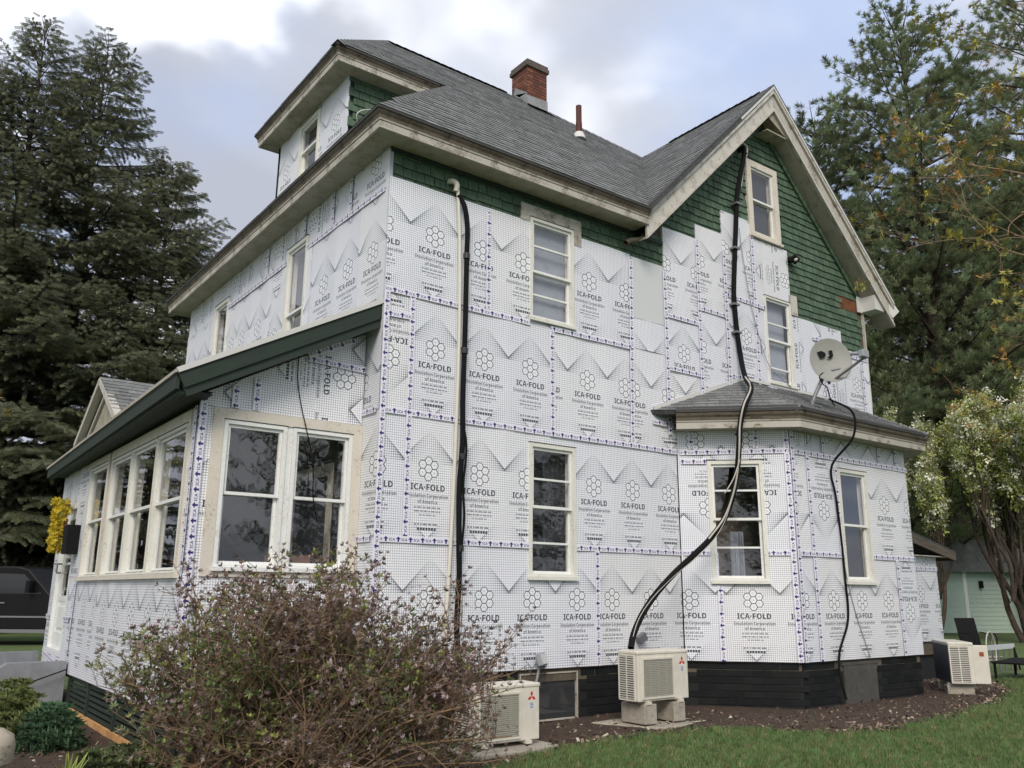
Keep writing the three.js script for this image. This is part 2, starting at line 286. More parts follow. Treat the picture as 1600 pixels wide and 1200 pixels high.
obj('partition', [bx(4.0, 4.1, 0.5, 2.9, -6.5, -0.3), bx(4.0, 4.1, 3.1, 5.75, -6.5, -0.3), bx(0.3, 8.3, 0.5, 2.9, -3.1, -3.0), bx(0.3, 8.3, 3.1, 5.75, -3.2, -3.1)], M.plaster, house);

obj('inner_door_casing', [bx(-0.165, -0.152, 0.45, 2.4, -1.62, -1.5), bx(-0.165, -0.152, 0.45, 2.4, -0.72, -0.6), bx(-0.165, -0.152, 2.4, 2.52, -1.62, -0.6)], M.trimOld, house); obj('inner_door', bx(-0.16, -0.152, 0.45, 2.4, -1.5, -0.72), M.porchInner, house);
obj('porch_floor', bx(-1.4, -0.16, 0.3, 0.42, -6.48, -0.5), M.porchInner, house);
// --- insulation boards
function bulge(s, y, k) { return 0.014 * (fbm(s * 0.9 + k * 7.3, y * 0.9, k * 3.1, 2)) + 0.006 * perlin.noise(s * 3.1 + k, y * 2.2, k * 1.7); }
let sheetNo = 0;
const cells = (r, holes) => {
  const xs = [r[0], r[1]], ys = [r[2], r[3]];
  for (const h of holes) { for (const v of [h[0], h[1]]) if (v > r[0] && v < r[1]) xs.push(v); for (const v of [h[2], h[3]]) if (v > r[2] && v < r[3]) ys.push(v); }
  xs.sort((a, b) => a - b); ys.sort((a, b) => a - b); const out = [];
  for (let i = 0; i < xs.length - 1; i++) for (let j = 0; j < ys.length - 1; j++) { const mx = (xs[i] + xs[i + 1]) / 2, my = (ys[j] + ys[j + 1]) / 2; if (!holes.some((h) => inRect(h, mx, my))) out.push([xs[i], xs[i + 1], ys[j], ys[j + 1]]); }
  return out;
};
function printUV(u, v, phase, row, rot) { u = (u - phase) / 0.61; v = (v - row) / 1.22; if (rot === 180) return [0.5 - u, 1 - v]; if (rot === 90) return [0.5 + v * 2, 1 - u / 2]; if (rot === -90) return [0.5 - v * 2, u / 2]; return [0.5 + u, v]; }
function sheet(f, s0, s1, y0, y1, { phase = 0, row = y0, rot = 0, holes = [], mat = M.sheets[(sheetNo * 7) % 4], lift = 0 } = {}) {
  const k = ++sheetNo, geos = [], out = 0.004 + 0.0022 * (k % 3) + lift;
  const creases = []; if (!(rot % 180)) for (let q = Math.ceil((s0 - phase) / 0.305); phase + q * 0.305 < s1 - 0.03; q++) if (phase + q * 0.305 > s0 + 0.03) creases.push([phase + q * 0.305, phase + q * 0.305, 0, 0]);
  for (const c of cells([s0 + 0.002, s1 - 0.002, y0, y1], [...holes, ...creases])) {
    const w = c[1] - c[0], h = c[3] - c[2], g = new THREE.BoxGeometry(w, h, 0.03, Math.max(1, Math.round(w / 0.15)), Math.max(1, Math.round(h / 0.2)), 1).translate((c[0] + c[1]) / 2, (c[2] + c[3]) / 2, -0.015);
    const p = g.attributes.position, uv = g.attributes.uv;
    for (let i = 0; i < p.count; i++) {
      const s = p.getX(i), y = p.getY(i), n = p.getZ(i);
      if (n > -0.01) { const fold = Math.abs((((s - phase) / 0.61 + 0.5) % 1 + 1) % 1 - 0.5); p.setZ(i, out + bulge(s, y, k) * Math.min(1, 6 * Math.min(s - s0, s1 - s, 0.2)) + (rot % 180 ? 0 : 0.010 * (2 * fold) * (0.6 + 0.4 * Math.sin(k * 2.3 + Math.floor((s - phase) / 0.61) * 1.9)))); }
      uv.setXY(i, ...printUV(s, y, phase, row, rot));
    }
    g.computeVertexNormals(); geos.push(flat(g));
  }
  return obj('insulation_board', xf(merge(geos), f), mat, house);
}
function sheetPoly(f, pts, { phase = 0, row = 0, rot = 0, holes = [], n = 0.005 } = {}) {
  const g = slab(pts, -0.03, n, holes), p = g.attributes.position, uv = g.attributes.uv;
  for (let i = 0; i < p.count; i++) uv.setXY(i, ...printUV(p.getX(i), p.getY(i), phase, row, rot));
  return obj('insulation_board', xf(g, f), M.sheet, house);
}
let tapeNo = 0;
function tape(f, s0, y0, s1, y1, n = 0.024) { // strip between two points
  const dx = s1 - s0, dy = y1 - y0, l = Math.hypot(dx, dy), a = Math.atan2(dy, dx), k = ++tapeNo, seg = Math.max(1, Math.round(l / 0.12));
  const g = new THREE.BoxGeometry(l, 0.062, 0.002, seg, 1, 1), p = g.attributes.position, uv = g.attributes.uv;
  for (let i = 0; i < p.count; i++) { const t = p.getX(i); uv.setXY(i, (t + l / 2) / 0.132 + k * 0.37, 0.5 + p.getY(i) / 0.062); p.setY(i, p.getY(i) + 0.004 * perlin.noise(t * 0.8, k, 0)); p.setZ(i, p.getZ(i) + n + 0.0022 * perlin.noise(t * 2.1, k * 1.3, 2) + (k % 4) * 0.0006); }
  g.rotateZ(a).translate((s0 + s1) / 2, (y0 + y1) / 2, 0); g.computeVertexNormals();
  return obj('seam_tape', xf(g, f), M.tape, house);
}
// side wall, from the ground up
sheet(FS, 0, 0.93, yBot, yA, { phase: 0.62 }); sheet(FS, 0.93, 2.75, yBot, yA, { phase: 1.245, holes: [W1] }); sheet(FS, 2.75, 4.11, yBot, yA, { phase: 2.985 });
sheet(FS, 0, 0.315, yA, yB, { phase: -0.02 }); sheet(FS, 0.315, 2.1, yA, yB, { phase: 0.56, holes: [W1] }); sheet(FS, 2.1, 4.115, yA, yB, { phase: 2.735, holes: [W1] });
sheet(FS, 0, 0.31, yB, yC, { phase: 0.08, rot: 180 }); sheet(FS, 0.31, 2.12, yB, yC, { phase: 0.6 }); sheet(FS, 2.12, 3.35, yB, yC, { phase: 2.66 });
sheet(FS, 0, 1.235, yC, yTop, { phase: 0.555, holes: [W2] }); sheet(FS, 1.235, 1.87, yC, yTop, { phase: 1.72, holes: [W2] }); sheet(FS, 1.87, 3.4, yC, yTop, { phase: 2.71, holes: [W2] });
sheet(FS, 3.35, 3.995, yB, yC, { phase: 3.40 }); sheet(FS, 3.4, 3.995, yC, 4.59, { phase: 3.40, row: yB + 0.4 });
obj('blank_board', xf(bx(3.405, 3.99, 4.6, 5.40, -0.03, 0.006), FS), M.blank, house);
// below the gable
sheet(FS, 4.005, 4.63, 2.99, 4.05, { phase: 4.02 }); sheet(FS, 4.005, 4.63, 4.05, 4.75, { phase: 4.33, row: 4.05 - 0.45 }); sheet(FS, 4.005, 4.65, 4.75, 5.96, { phase: 4.02 });
sheet(FS, 4.63, 5.2, 3.4, 4.97, { phase: 4.66, row: 3.755 }); sheet(FS, 4.65, 5.21, 4.97, 6.18, { phase: 4.70 });
sheet(FS, 5.2, 5.83, 3.9, 5.29, { phase: 5.62, row: 4.07 }); sheet(FS, 5.21, 5.86, 5.29, 6.55, { phase: 5.85, row: 5.29 });
sheet(FS, 5.83, 6.86, 3.9, 5.29, { phase: 6.05, rot: 90, row: 4.07, holes: [W4] }); sheet(FS, 5.86, 6.71, 5.29, 6.31, { phase: 5.92, rot: -90, row: 5.2, holes: [W4, [6.68, 6.9, 5.2, 5.6]] });
sheet(FS, 6.86, 7.97, 3.9, 5.29, { phase: 6.95, row: 4.2, rot: 90 }); sheet(FS, 7.97, 8.66, 3.6, 5.005, { phase: 8.3, row: 3.785 });
const gt = (l) => l.forEach((a) => tape(...a));
gt([[FS, 0.0, yA, 1.80, yA], [FS, 2.455, yA, 4.11, yA], [FS, 0, yB, 4.1, yB], [FS, 0, yC, 1.81, yC - 0.005], [FS, 2.1, 4.19, 3.36, yC - 0.005],
  [FS, 0.315, yA + 0.03, 0.31, yC - 0.03], [FS, 0.02, yBot + 0.02, 0.02, yC - 0.03], [FS, 0.93, yBot + 0.02, 0.935, yA - 0.03], [FS, 2.745, yBot, 2.755, yA - 0.03], [FS, 1.235, yC + 0.03, 1.23, 5.36], [FS, 2.12, yB + 0.03, 2.12, yC - 0.03],
  [FS, 3.35, yB + 0.03, 3.40, 5.36], [FS, 4.0, yB + 0.2, 4.0, 5.35], [FS, 4.64, 3.6, 4.66, 5.95], [FS, 5.205, 3.9, 5.215, 5.93], [FS, 5.84, 4.0, 5.86, 6.32],
  [FS, 4.02, 4.75, 4.63, 4.75], [FS, 4.67, 4.975, 5.2, 4.97], [FS, 5.23, 5.29, 6.06, 5.27], [FS, 4.02, 4.05, 4.61, 4.05], [FS, 5.22, 4.14, 5.55, 4.14], [FS, 6.0, 4.13, 6.8, 4.12],
  [FS, 7.18, 5.03, 7.94, 5.06], [FS, 7.45, 4.08, 7.46, 4.95], [FS, 8.45, 4.05, 8.46, 4.85], [FS, 8.1, 4.92, 8.64, 4.92], [FS, 0.03, 3.95, 0.29, 3.96], [FS, 3.7, 3.32, 4.1, 3.31]]);
// bay
const bl = -L45 + 0.012;
sheet(FL, bl, -0.895, yBot, yA, { phase: -1.26 }); sheet(FL, -0.895, 0.004, yBot, yA, { phase: -0.52, holes: [W5] }); sheet(FL, bl, 0.004, yA, yB, { phase: -0.98, rot: 180, holes: [W5] }); sheet(FL, bl, 0.004, yB, 3.24, { phase: -0.5, row: yB - 0.4, rot: 180 });
sheet(FB, XB - 0.004, 5.40, yBot, yA, { phase: 5.14 }); sheet(FB, 5.40, 7.24, yBot, yA, { phase: 5.755, holes: [W6] }); sheet(FB, 7.24, XR, yBot, yA, { phase: 7.47, rot: 180 });
sheet(FB, XB - 0.004, 5.42, yA, yB, { phase: 5.06, rot: 180 }); sheet(FB, 5.42, 6.1, yA, yB, { phase: 5.69, rot: 180, holes: [W6] }); sheet(FB, 6.1, XR, yA, yB, { phase: 7.08, holes: [W6] });
sheet(FB, XB - 0.004, 5.8, yB, 3.24, { phase: 5.55, row: 2.6, rot: 90 }); sheet(FB, 5.8, XR, yB, 3.24, { phase: 7.1, row: 2.75, rot: 180 });
sheet(FR, 0, L45, yBot, 3.24, { phase: 0.4 });
gt([[FL, -1.3, yB - 0.01, 0, yB], [FL, -1.29, 2.866, -0.99, 2.862], [FL, -1.30, yA, -0.985, yA], [FL, -0.31, yA, 0, yA], [FL, -0.895, yBot, -0.89, 1.38], [FL, -1.16, 3.02, -1.16, 3.24], [FL, -0.6, 3.02, -0.61, 3.24], [FL, -0.39, 3.02, -0.38, 3.24], [FL, -0.03, yBot, -0.03, 3.24],
  [FB, XB, yB, XR, yB - 0.01], [FB, XB + 0.01, yA, 6.04, yA], [FB, 6.69, yA, XR, yA], [FB, 5.405, yBot, 5.40, yB - 0.03], [FB, 5.98, 1.8, 5.99, 2.86], [FB, 7.235, yBot, 7.24, yA - 0.03], [FB, 5.76, yB + 0.04, 5.76, 3.24], [FB, 7.03, yB + 0.04, 7.03, 3.24], [FB, 7.45, yB + 0.04, 7.45, 3.24], [FB, XB + 0.035, yBot, XB + 0.035, 3.24]]);
// upper front wall
sheet(FF, -0.62, 0.006, 3.75, 5.30, { phase: -0.28, row: 3.98, lift: 0.002 }); sheet(FF, -1.85, -0.62, 3.75, 5.30, { phase: -0.86, row: 3.98 }); sheet(FF, -3.1, -1.85, 3.75, 5.30, { phase: -2.93, row: 3.7, holes: [W7] }); sheet(FF, -4.35, -3.1, 3.75, 5.30, { phase: -3.55, row: 3.98 }); sheet(FF, -5.6, -4.35, 3.75, 5.30, { phase: -4.6, row: 3.98, holes: [W8] }); sheet(FF, -6.77, -5.6, 3.75, 5.30, { phase: -5.86, row: 4.0 });
for (const [a, b, ph] of [[-0.85, 0.006, -0.3], [-2.1, -0.85, -1.2], [-3.3, -2.1, -2.3], [-5.0, -3.3, -3.9], [-6.77, -5.0, -5.6]]) sheet(FF, a, b, 5.30, ySof, { phase: ph, row: 4.98, rot: ph < -1 ? 90 : 0, holes: [W7, W8] });
gt([[FF, -0.05, 5.30, -1.99, 5.30], [FF, -2.63, 5.30, -4.80, 5.30], [FF, -0.85, 5.33, -0.85, ySof], [FF, -2.1, 5.5, -2.1, ySof], [FF, -3.3, 5.33, -3.3, ySof], [FF, -1.3, 5.33, -1.31, ySof]]);
// return below the porch roof, porch side, porch front, dormer
sheet(FF, ZS - 0.02, 0.004, yBot, yA, { phase: -0.2 }); sheet(FF, ZS - 0.02, 0.004, yA, yB, { phase: -0.02 }); sheet(FF, ZS - 0.02, 0.004, yB, 3.75, { phase: -0.35, row: 2.6 });
gt([[FF, ZS, yA, -0.02, yA], [FF, ZS, yB, -0.02, yB]]);
sheetPoly(FQ, [[-1.575, 0.3], [-0.02, 0.3], [-0.02, 1.42], [-1.575, 1.42]], { phase: -1.1, row: 0.3 });
sheetPoly(FQ, [[-1.575, 1.42], [WPS[0], 1.42], [WPS[0], 2.86], [-1.575, 2.86]], { phase: -1.9, row: 1.5 });
sheetPoly(FQ, [[-1.575, 2.865], [-0.02, 2.865], [-0.02, 3.80], [-1.575, 2.96]], { phase: -0.92, row: 2.7, rot: -90, n: 0.007 });
gt([[FQ, -1.55, 0.6, -1.55, 2.95], [FQ, -1.28, 2.87, -1.28, 3.07], [FQ, -1.09, 2.87, -1.09, 3.17], [FQ, -0.62, 3.44, -0.02, 3.42], [FQ, -0.16, 3.70, -0.62, 3.47]]);
sheet(FP, -3.58, ZS + 0.01, 0.3, 1.43, { phase: -0.7, row: 0.35 }); sheet(FP, -5.28, -3.58, 0.3, 1.43, { phase: -4.2, row: 0.4 }); sheet(FP, -0.50, ZS + 0.01, 1.43, 2.86, { phase: -0.3 }); sheet(FP, -5.28, -4.70, 1.43, 2.86, { phase: -5.0, row: 1.0 }); sheet(FP, -6.57, -6.30, 0.3, 2.86, { phase: -6.4 }); sheet(FP, -6.30, -5.28, 2.40, 2.86, { phase: -5.9, row: 1.4, rot: 90 }); sheet(FP, -6.57, -5.28, 0.29, 0.50, { phase: -6 });
gt([[FP, -0.365, 0.5, -0.365, 2.86], [FP, -4.78, 0.5, -4.78, 1.4], [FP, -4.9, 0.92, -5.27, 0.92], [FP, -6.3, 0.92, -6.56, 0.92], [FP, -4.9, 0.32, -6.5, 0.45]]);
sheet(FD, -2.86, -2.04, 6.3, 7.82, { phase: -2.35, row: 6.6 }); sheet(FD, -4.29, -3.55, 6.3, 7.82, { phase: -4.0, row: 6.55 }); sheet(FD, -3.55, -2.86, 7.765, 7.82, { phase: 0 });

// --- windows: everything in the frame of its wall
function ring(r, w, n0, n1) { const [a, b, c, d] = r, [l, rt, bt, tp] = Array.isArray(w) ? w : [w, w, w, w]; return [bx(a, a + l, c, d, n0, n1), bx(b - rt, b, c, d, n0, n1), bx(a + l, b - rt, c, c + bt, n0, n1), bx(a + l, b - rt, d - tp, d, n0, n1)]; }
function windowAt(f, r, { casing = 0.05, bars = [], meet = 0.5, behind = null, mat = M.vinyl, caseMat = M.casingWhite, sill = true, stile = 0.03, label } = {}) {
  const g = new THREE.Group(); g.name = 'window'; house.add(g); if (label) g.userData.label = label;
  const put = (n, geo, m) => obj(n, xf(merge([].concat(geo)), f), m, g);
  const [a, b, c, d] = r;
  put('casing', ring([a, b, c + (sill ? 0.03 : 0), d], [casing, casing, casing * 0.6, casing], -0.11, 0.024), caseMat);
  if (sill) put('sill', bx(a - 0.012, b + 0.012, c - 0.005, c + 0.028, -0.1, 0.05), caseMat);
  put('head_flashing', bx(a - 0.006, b + 0.006, d + 0.001, d + 0.007, -0.02, 0.03), M.drip);
  const i = [a + casing + 0.002, b - casing - 0.002, c + casing * 0.6 + (sill ? 0.032 : 0.002), d - casing - 0.002], H = i[3] - i[2], ym = i[3] - H * meet;
  const sash = (y0, y1, n) => { put('sash', ring([i[0], i[1], y0, y1], stile, n - 0.015, n + 0.012), mat); };
  const up = [i[2], i[3]].map((_, k) => k ? i[3] : ym - 0.012), lo = [i[2], ym + 0.014];
  sash(up[0], up[1], -0.012); sash(lo[0], lo[1], -0.045);
  const panes = (y0, y1, n) => {
    const ys = [y0 + stile, ...bars.map((t) => i[3] - H * t).filter((y) => y > y0 + 0.06 && y < y1 - 0.06).sort((p, q) => p - q), y1 - stile];
    for (let k = 0; k < ys.length - 1; k++) {
      const p0 = ys[k] + (k ? 0.011 : 0), p1 = ys[k + 1] - (k < ys.length - 2 ? 0.011 : 0);
      const gl = new THREE.PlaneGeometry(i[1] - i[0] - 2 * stile, p1 - p0).translate((i[0] + i[1]) / 2, (p0 + p1) / 2, n).rotateZ(0); put('pane', gl, M.glass);
      if (k) put('glazing_bar', bx(i[0] + stile, i[1] - stile, ys[k] - 0.011, ys[k] + 0.011, n - 0.008, n + 0.016), mat);
    }
  };
  panes(up[0], up[1], -0.014); panes(lo[0], lo[1], -0.048);
  if (behind) behind(i, put);
  return g;
}
function drape(s0, s1, y0, y1, n, waves) { const g = new THREE.PlaneGeometry(s1 - s0, y1 - y0, 40, 1).translate((s0 + s1) / 2, (y0 + y1) / 2, n), p = g.attributes.position; for (let k = 0; k < p.count; k++) p.setZ(k, n + 0.02 * Math.sin((p.getX(k) - s0) / (s1 - s0) * waves * 6.28) + 0.008 * Math.sin(p.getX(k) * 61)); g.computeVertexNormals(); return metric(g); }
const half = (t0, t1, m = M.curtain, top = 1, bot = 0, n = -0.13) => (i, put) => put('curtain', drape(lerp(i[0], i[1], t0), lerp(i[0], i[1], t1), lerp(i[2], i[3], bot), lerp(i[2], i[3], top), n, 5), m);
const blind = (bot, m = M.shadeBlind) => (i, put) => put('blind', bx(i[0] + 0.01, i[1] - 0.01, lerp(i[2], i[3], bot), i[3], -0.105, -0.1), m);
windowAt(FS, W1, { casing: 0.045, bars: [0.255, 0.76], meet: 0.48, behind: half(0.45, 1.0, M.screen), label: 'tall lower window of the long side wall with four stacked panes' });
windowAt(FS, W2, { casing: 0.035, bars: [0.26, 0.76], meet: 0.53, behind: blind(0.0), label: 'upper window of the long side wall under the eave' });
windowAt(FS, W3, { casing: 0.105, caseMat: M.casing, meet: 0.5, behind: blind(0.0, M.screen), label: 'small attic window in the green gable' });
windowAt(FS, W4, { casing: 0.03, bars: [0.30, 0.83], meet: 0.5, behind: blind(0.05), label: 'upper window above the bay roof' });
windowAt(FL, W5, { casing: 0.045, bars: [0.235, 0.735], meet: 0.49, behind: (i, put) => put('curtain', drape(lerp(i[0], i[1], 0.38), lerp(i[0], i[1], 0.68), i[2], lerp(i[2], i[3], 0.42), -0.35, 3), M.shadeBlind), label: 'bay window facing the camera with an object standing behind the glass' });
windowAt(FB, W6, { casing: 0.045, meet: 0.5, behind: blind(0.0, M.screen), label: 'double hung window in the long face of the bay' });
windowAt(FF, W7, { casing: 0.05, meet: 0.62, behind: half(0, 0.4, M.screen), label: 'larger upper front window above the porch roof' });
windowAt(FF, W8, { casing: 0.05, meet: 0.62, label: 'far upper front window above the porch roof' });
windowAt(FD, W9, { casing: 0.06, meet: 0.5, sill: false, behind: blind(0.45, M.screen), label: 'dormer window' });
{ // porch side: a pair in one casing
  const [a, b, c, d] = WPS, m = (a + b) / 2 - 0.01;
  obj('window_casing', xf(merge([bx(a, a + 0.10, c, d, -0.08, 0.022), bx(b - 0.10, b, c, d, -0.08, 0.022), bx(a + 0.10, b - 0.10, d - 0.10, d, -0.08, 0.0225), bx(a + 0.10, b - 0.10, c, c + 0.05, -0.08, 0.0222)]), FQ), M.casing, house);
  windowAt(FQ, [a + 0.102, m - 0.03, c + 0.052, d - 0.102], { casing: 0.035, caseMat: M.vinyl, meet: 0.5, label: 'left half of the porch side window pair', stile: 0.028 });
  windowAt(FQ, [m + 0.03, b - 0.102, c + 0.052, d - 0.102], { casing: 0.035, caseMat: M.vinyl, meet: 0.5, label: 'right half of the porch side window pair', stile: 0.028 });
  obj('mullion', xf(bx(m - 0.028, m + 0.028, c + 0.052, d - 0.102, -0.08, 0.012), FQ), M.vinyl, house);
  const box = obj('cardboard_box', bx(-0.62, -0.28, 0.0, 1.62, -1.05, -0.75), std({ map: speck([150, 108, 80], 0.1) }), house); box.userData.label = 'brown box piled behind the porch window';
}
{ // porch front: three sashes and one apart
  const split = [[WPF1[0] + 0.07, -2.56], [-2.53, -1.56], [-1.53, WPF1[1] - 0.07]];
  obj('window_casing', xf(merge([bx(WPF1[0], WPF1[0] + 0.068, 1.43, 2.85, -0.08, 0.022), bx(WPF1[1] - 0.068, WPF1[1], 1.43, 2.85, -0.08, 0.022), bx(WPF1[0] + 0.068, WPF1[1] - 0.068, 2.74, 2.85, -0.08, 0.0225), bx(WPF1[0] - 0.03, WPF1[1] + 0.03, 1.385, 1.428, -0.08, 0.05), bx(-2.558, -2.532, 1.43, 2.738, -0.06, 0.02), bx(-1.558, -1.532, 1.43, 2.738, -0.06, 0.02)]), FP), M.casing, house);
  for (const [p, q] of split) windowAt(FP, [p + 0.002, q - 0.002, 1.432, 2.738], { casing: 0.03, meet: 0.5, sill: false, label: 'one of three joined porch front windows' });
  obj('window_casing', xf(merge([bx(WPF2[0], WPF2[0] + 0.068, 1.43, 2.85, -0.08, 0.022), bx(WPF2[1] - 0.068, WPF2[1], 1.43, 2.85, -0.08, 0.022), bx(WPF2[0] + 0.068, WPF2[1] - 0.068, 2.76, 2.85, -0.08, 0.0225), bx(WPF2[0] - 0.03, WPF2[1] + 0.015, 1.385, 1.428, -0.08, 0.05)]), FP), M.casing, house);
  windowAt(FP, [WPF2[0] + 0.07, WPF2[1] - 0.07, 1.432, 2.758], { casing: 0.03, meet: 0.5, sill: false, label: 'single porch front window beside the door' });
}
{ // header of the upper side window and a leg of casing left over beside the bay roof window
  obj('window_casing', xf(merge([bx(1.68, 2.585, 5.482, 5.625, -0.03, 0.02), bx(1.68, 1.80, 5.42, 5.481, -0.03, 0.018), bx(2.47, 2.585, 5.30, 5.481, -0.03, 0.018)]), FS), M.trimOld, house);
  obj('window_casing', xf(bx(6.70, 6.855, 5.30, 5.61, -0.03, 0.02), FS), M.trim, house);
}
{ // front door
  const g = new THREE.Group(); g.name = 'door'; house.add(g); const put = (n, geo, m) => obj(n, xf(merge([].concat(geo)), FP), m, g), [a, b, c, d] = DOOR;
  put('door_frame', ring([a, b, c, d], [0.07, 0.05, 0.03, 0.07], -0.12, 0.012), M.vinyl);
  put('door_leaf', [...ring([a + 0.072, b - 0.072, c + 0.032, d - 0.072], [0.13, 0.08, 0.2, 0.13], -0.09, -0.03), bx(a + 0.2, b - 0.15, 0.73, 1.13, -0.085, -0.04), bx(a + 0.2, b - 0.15, 1.13, 1.2, -0.088, -0.032)], M.vinyl);
  put('door_panel', bx(a + 0.27, b - 0.27, 0.79, 1.06, -0.06, -0.025), M.vinyl);
  put('pane', new THREE.PlaneGeometry(b - a - 0.35, d - 0.2 - 1.2).translate((a + b) / 2 + 0.025, (1.2 + d - 0.2) / 2, -0.034), M.glass);
  put('glazing_bar', bx(a + 0.2, b - 0.15, 1.6, 1.63, -0.033, -0.028), M.vinyl);
  put('handle', [rod([a + 0.16, 1.5, -0.03], [a + 0.16, 1.5, 0.03], 0.012), rod([a + 0.16, 1.5, 0.03], [a + 0.16, 1.62, 0.03], 0.011), rod([a + 0.16, 1.62, 0.03], [a + 0.16, 1.62, -0.03], 0.012)], M.steel);
}

// --- green wood shingles: the ones that show largest are pieces of their own
{
  const gable = new THREE.Group(); gable.name = 'shingle_siding'; house.add(gable); gable.userData.label = 'dark green wood shingles still on the gable and under the eave';
  const top = (x) => x < 1.87 ? 5.42 : x < 3.4 ? 5.40 : x < 4.0 ? 5.38 : x < 4.65 ? 5.96 : x < 5.21 ? 6.18 : x < 5.86 ? 6.55 : x < 6.71 ? 6.31 : x < 6.86 ? 5.6 : x < 7.97 ? 5.29 : 5.005;
  const geos = {}; // wedge of a given width
  const wedge = (w, h = 0.135) => { const k = w.toFixed(2); if (geos[k]) return geos[k]; const g = new THREE.BoxGeometry(w - 0.009, h, 0.014).translate(0, h / 2, 0), p = g.attributes.position; for (let i = 0; i < p.count; i++) { const y = p.getY(i), b = 1 - y / h; p.setZ(i, (p.getZ(i) > 0 ? 0.005 + 0.021 * b : -0.012)); } g.computeVertexNormals(); return geos[k] = metric(g, k * 3.1, k * 1.7); };
  const list = []; R = mulberry(77);
  const holes = [W3, [1.68, 2.585, 5.2, 5.63], [8.02, 8.7, 5.70, 5.93]];
  for (let row = 0; row < 34; row++) {
    const y = 4.93 + row * 0.108; let x = 0.006 + (y > 5.75 ? 4.0 : 0.0);
    while (x < 8.66) {
      const w = Math.round(rr(0.10, 0.20) * 100) / 100, cx = x + w / 2, x1 = x + w; x = x1;
      if (x1 - w < 0.004 || x1 > 8.655) continue;
      const lim = cx < 4.0 ? 5.78 : Math.min(8.38 - Math.abs(cx - 6.25));
      if (y > lim) continue; const mx = Math.min(top(cx - w / 2 + 0.01), top(cx + w / 2 - 0.01)); if (y + 0.1 < mx) continue;
      if (holes.some((h) => inRect(h, cx, y + 0.06) || (inRect(h, x1 - 0.02, y + 0.06) && inRect(h, cx, y + 0.06)))) continue;
      list.push({ g: wedge(w), p: [cx, y + rr(-0.006, 0.006), -0.026 + rr(-0.001, 0.001)], r: rr(-0.012, 0.012), m: Math.floor(R() * 4), near: Math.hypot(cx + 3.7, y - 1.29, 7.13) + (y < top(cx) ? 4 : 0) });
    }
  }
  for (const s of [-1, 1]) for (let t = 0.08; t < 3.2; t += 0.13) { // raking course along the soffit
    const cx = 6.25 + s * t * 0.7071, y = 8.36 - t * 0.7071; if (cx < 4.1 || cx > 8.55) continue;
    list.push({ g: wedge(0.13), p: [cx - s * 0.085, y - 0.085, 0.004], r: s > 0 ? -Math.PI / 4 : Math.PI / 4, m: Math.floor(R() * 4), near: 11 });
  }
  for (let row = 0; row < 15; row++) for (let x = 0.49 + (row % 2) * 0.07; x < 2.0; x += 0.15) { // dormer cheek
    const y = 6.25 + row * 0.108; if (y > 7.8 || y + 0.2 < 6.65 + x - 0.35) continue;
    list.push({ g: wedge(0.15), p: [x, y, -2.06 + 0.014], r: rr(-0.01, 0.01), m: Math.floor(R() * 4), near: 20 });
  }
  list.sort((p, q) => p.near - q.near);
  const rest = [[], [], [], []];
  list.forEach((e, i) => {
    const m = new THREE.Matrix4().compose(V(...e.p), new THREE.Quaternion().setFromAxisAngle(V(0, 0, 1), e.r), V(1, 1, 1));
    if (i < 300) { const o = obj('shingle', e.g, M.shingleGreens[e.m], gable); o.applyMatrix4(m); } else rest[e.m].push(xf(e.g, m));
  });
  rest.forEach((l, k) => { if (l.length) obj('shingles', l, M.shingleGreens[k], gable).userData.kind = 'stuff'; });
  obj('cheek_wall', polyGeo([[V(DX, 6.2, -2.06), V(2.1, 7.9, -2.06), V(DX, 7.9, -2.06)], [V(DX, 6.2, -2.08), V(DX, 7.9, -2.08), V(2.1, 7.9, -2.08)], [V(DX, 6.2, -4.4), V(2.1, 7.9, -4.4), V(DX, 7.9, -4.4)]]), M.greenTrim, house);
  obj('bare_sheathing', xf(bx(8.0, 8.62, 5.70, 5.92, -0.03, -0.012), FS), M.wood, house).userData.label = 'bare brown sheathing where shingles are missing';
  obj('corner_board', xf(bx(8.645, 8.675, 4.2, 5.98, -0.03, 0.012), FS), M.trim, house);
}

// --- roofs
const S0 = 6.29; // side slope: y = S0 - z ; front slope: y = S0 + x
const roof = new THREE.Group(); roof.name = 'roof'; house.add(roof); roof.userData.label = 'grey asphalt shingle hip roof with a cross gable';
const tabs = [];
const cross2 = (a, b, p) => (b[0] - a[0]) * (p[1] - a[1]) - (b[1] - a[1]) * (p[0] - a[0]);
function clipPoly(sub, clip) { // both lists of [u, v]; clip counter-clockwise
  let out = sub;
  for (let i = 0; i < clip.length && out.length; i++) {
    const a = clip[i], b = clip[(i + 1) % clip.length], inp = out; out = [];
    for (let j = 0; j < inp.length; j++) { const p = inp[j], q = inp[(j + 1) % inp.length], dp = cross2(a, b, p), dq = cross2(a, b, q); if (dp >= 0) out.push(p); if ((dp >= 0) !== (dq >= 0)) { const t = dp / (dp - dq); out.push([lerp(p[0], q[0], t), lerp(p[1], q[1], t)]); } }
  }
  return out;
}
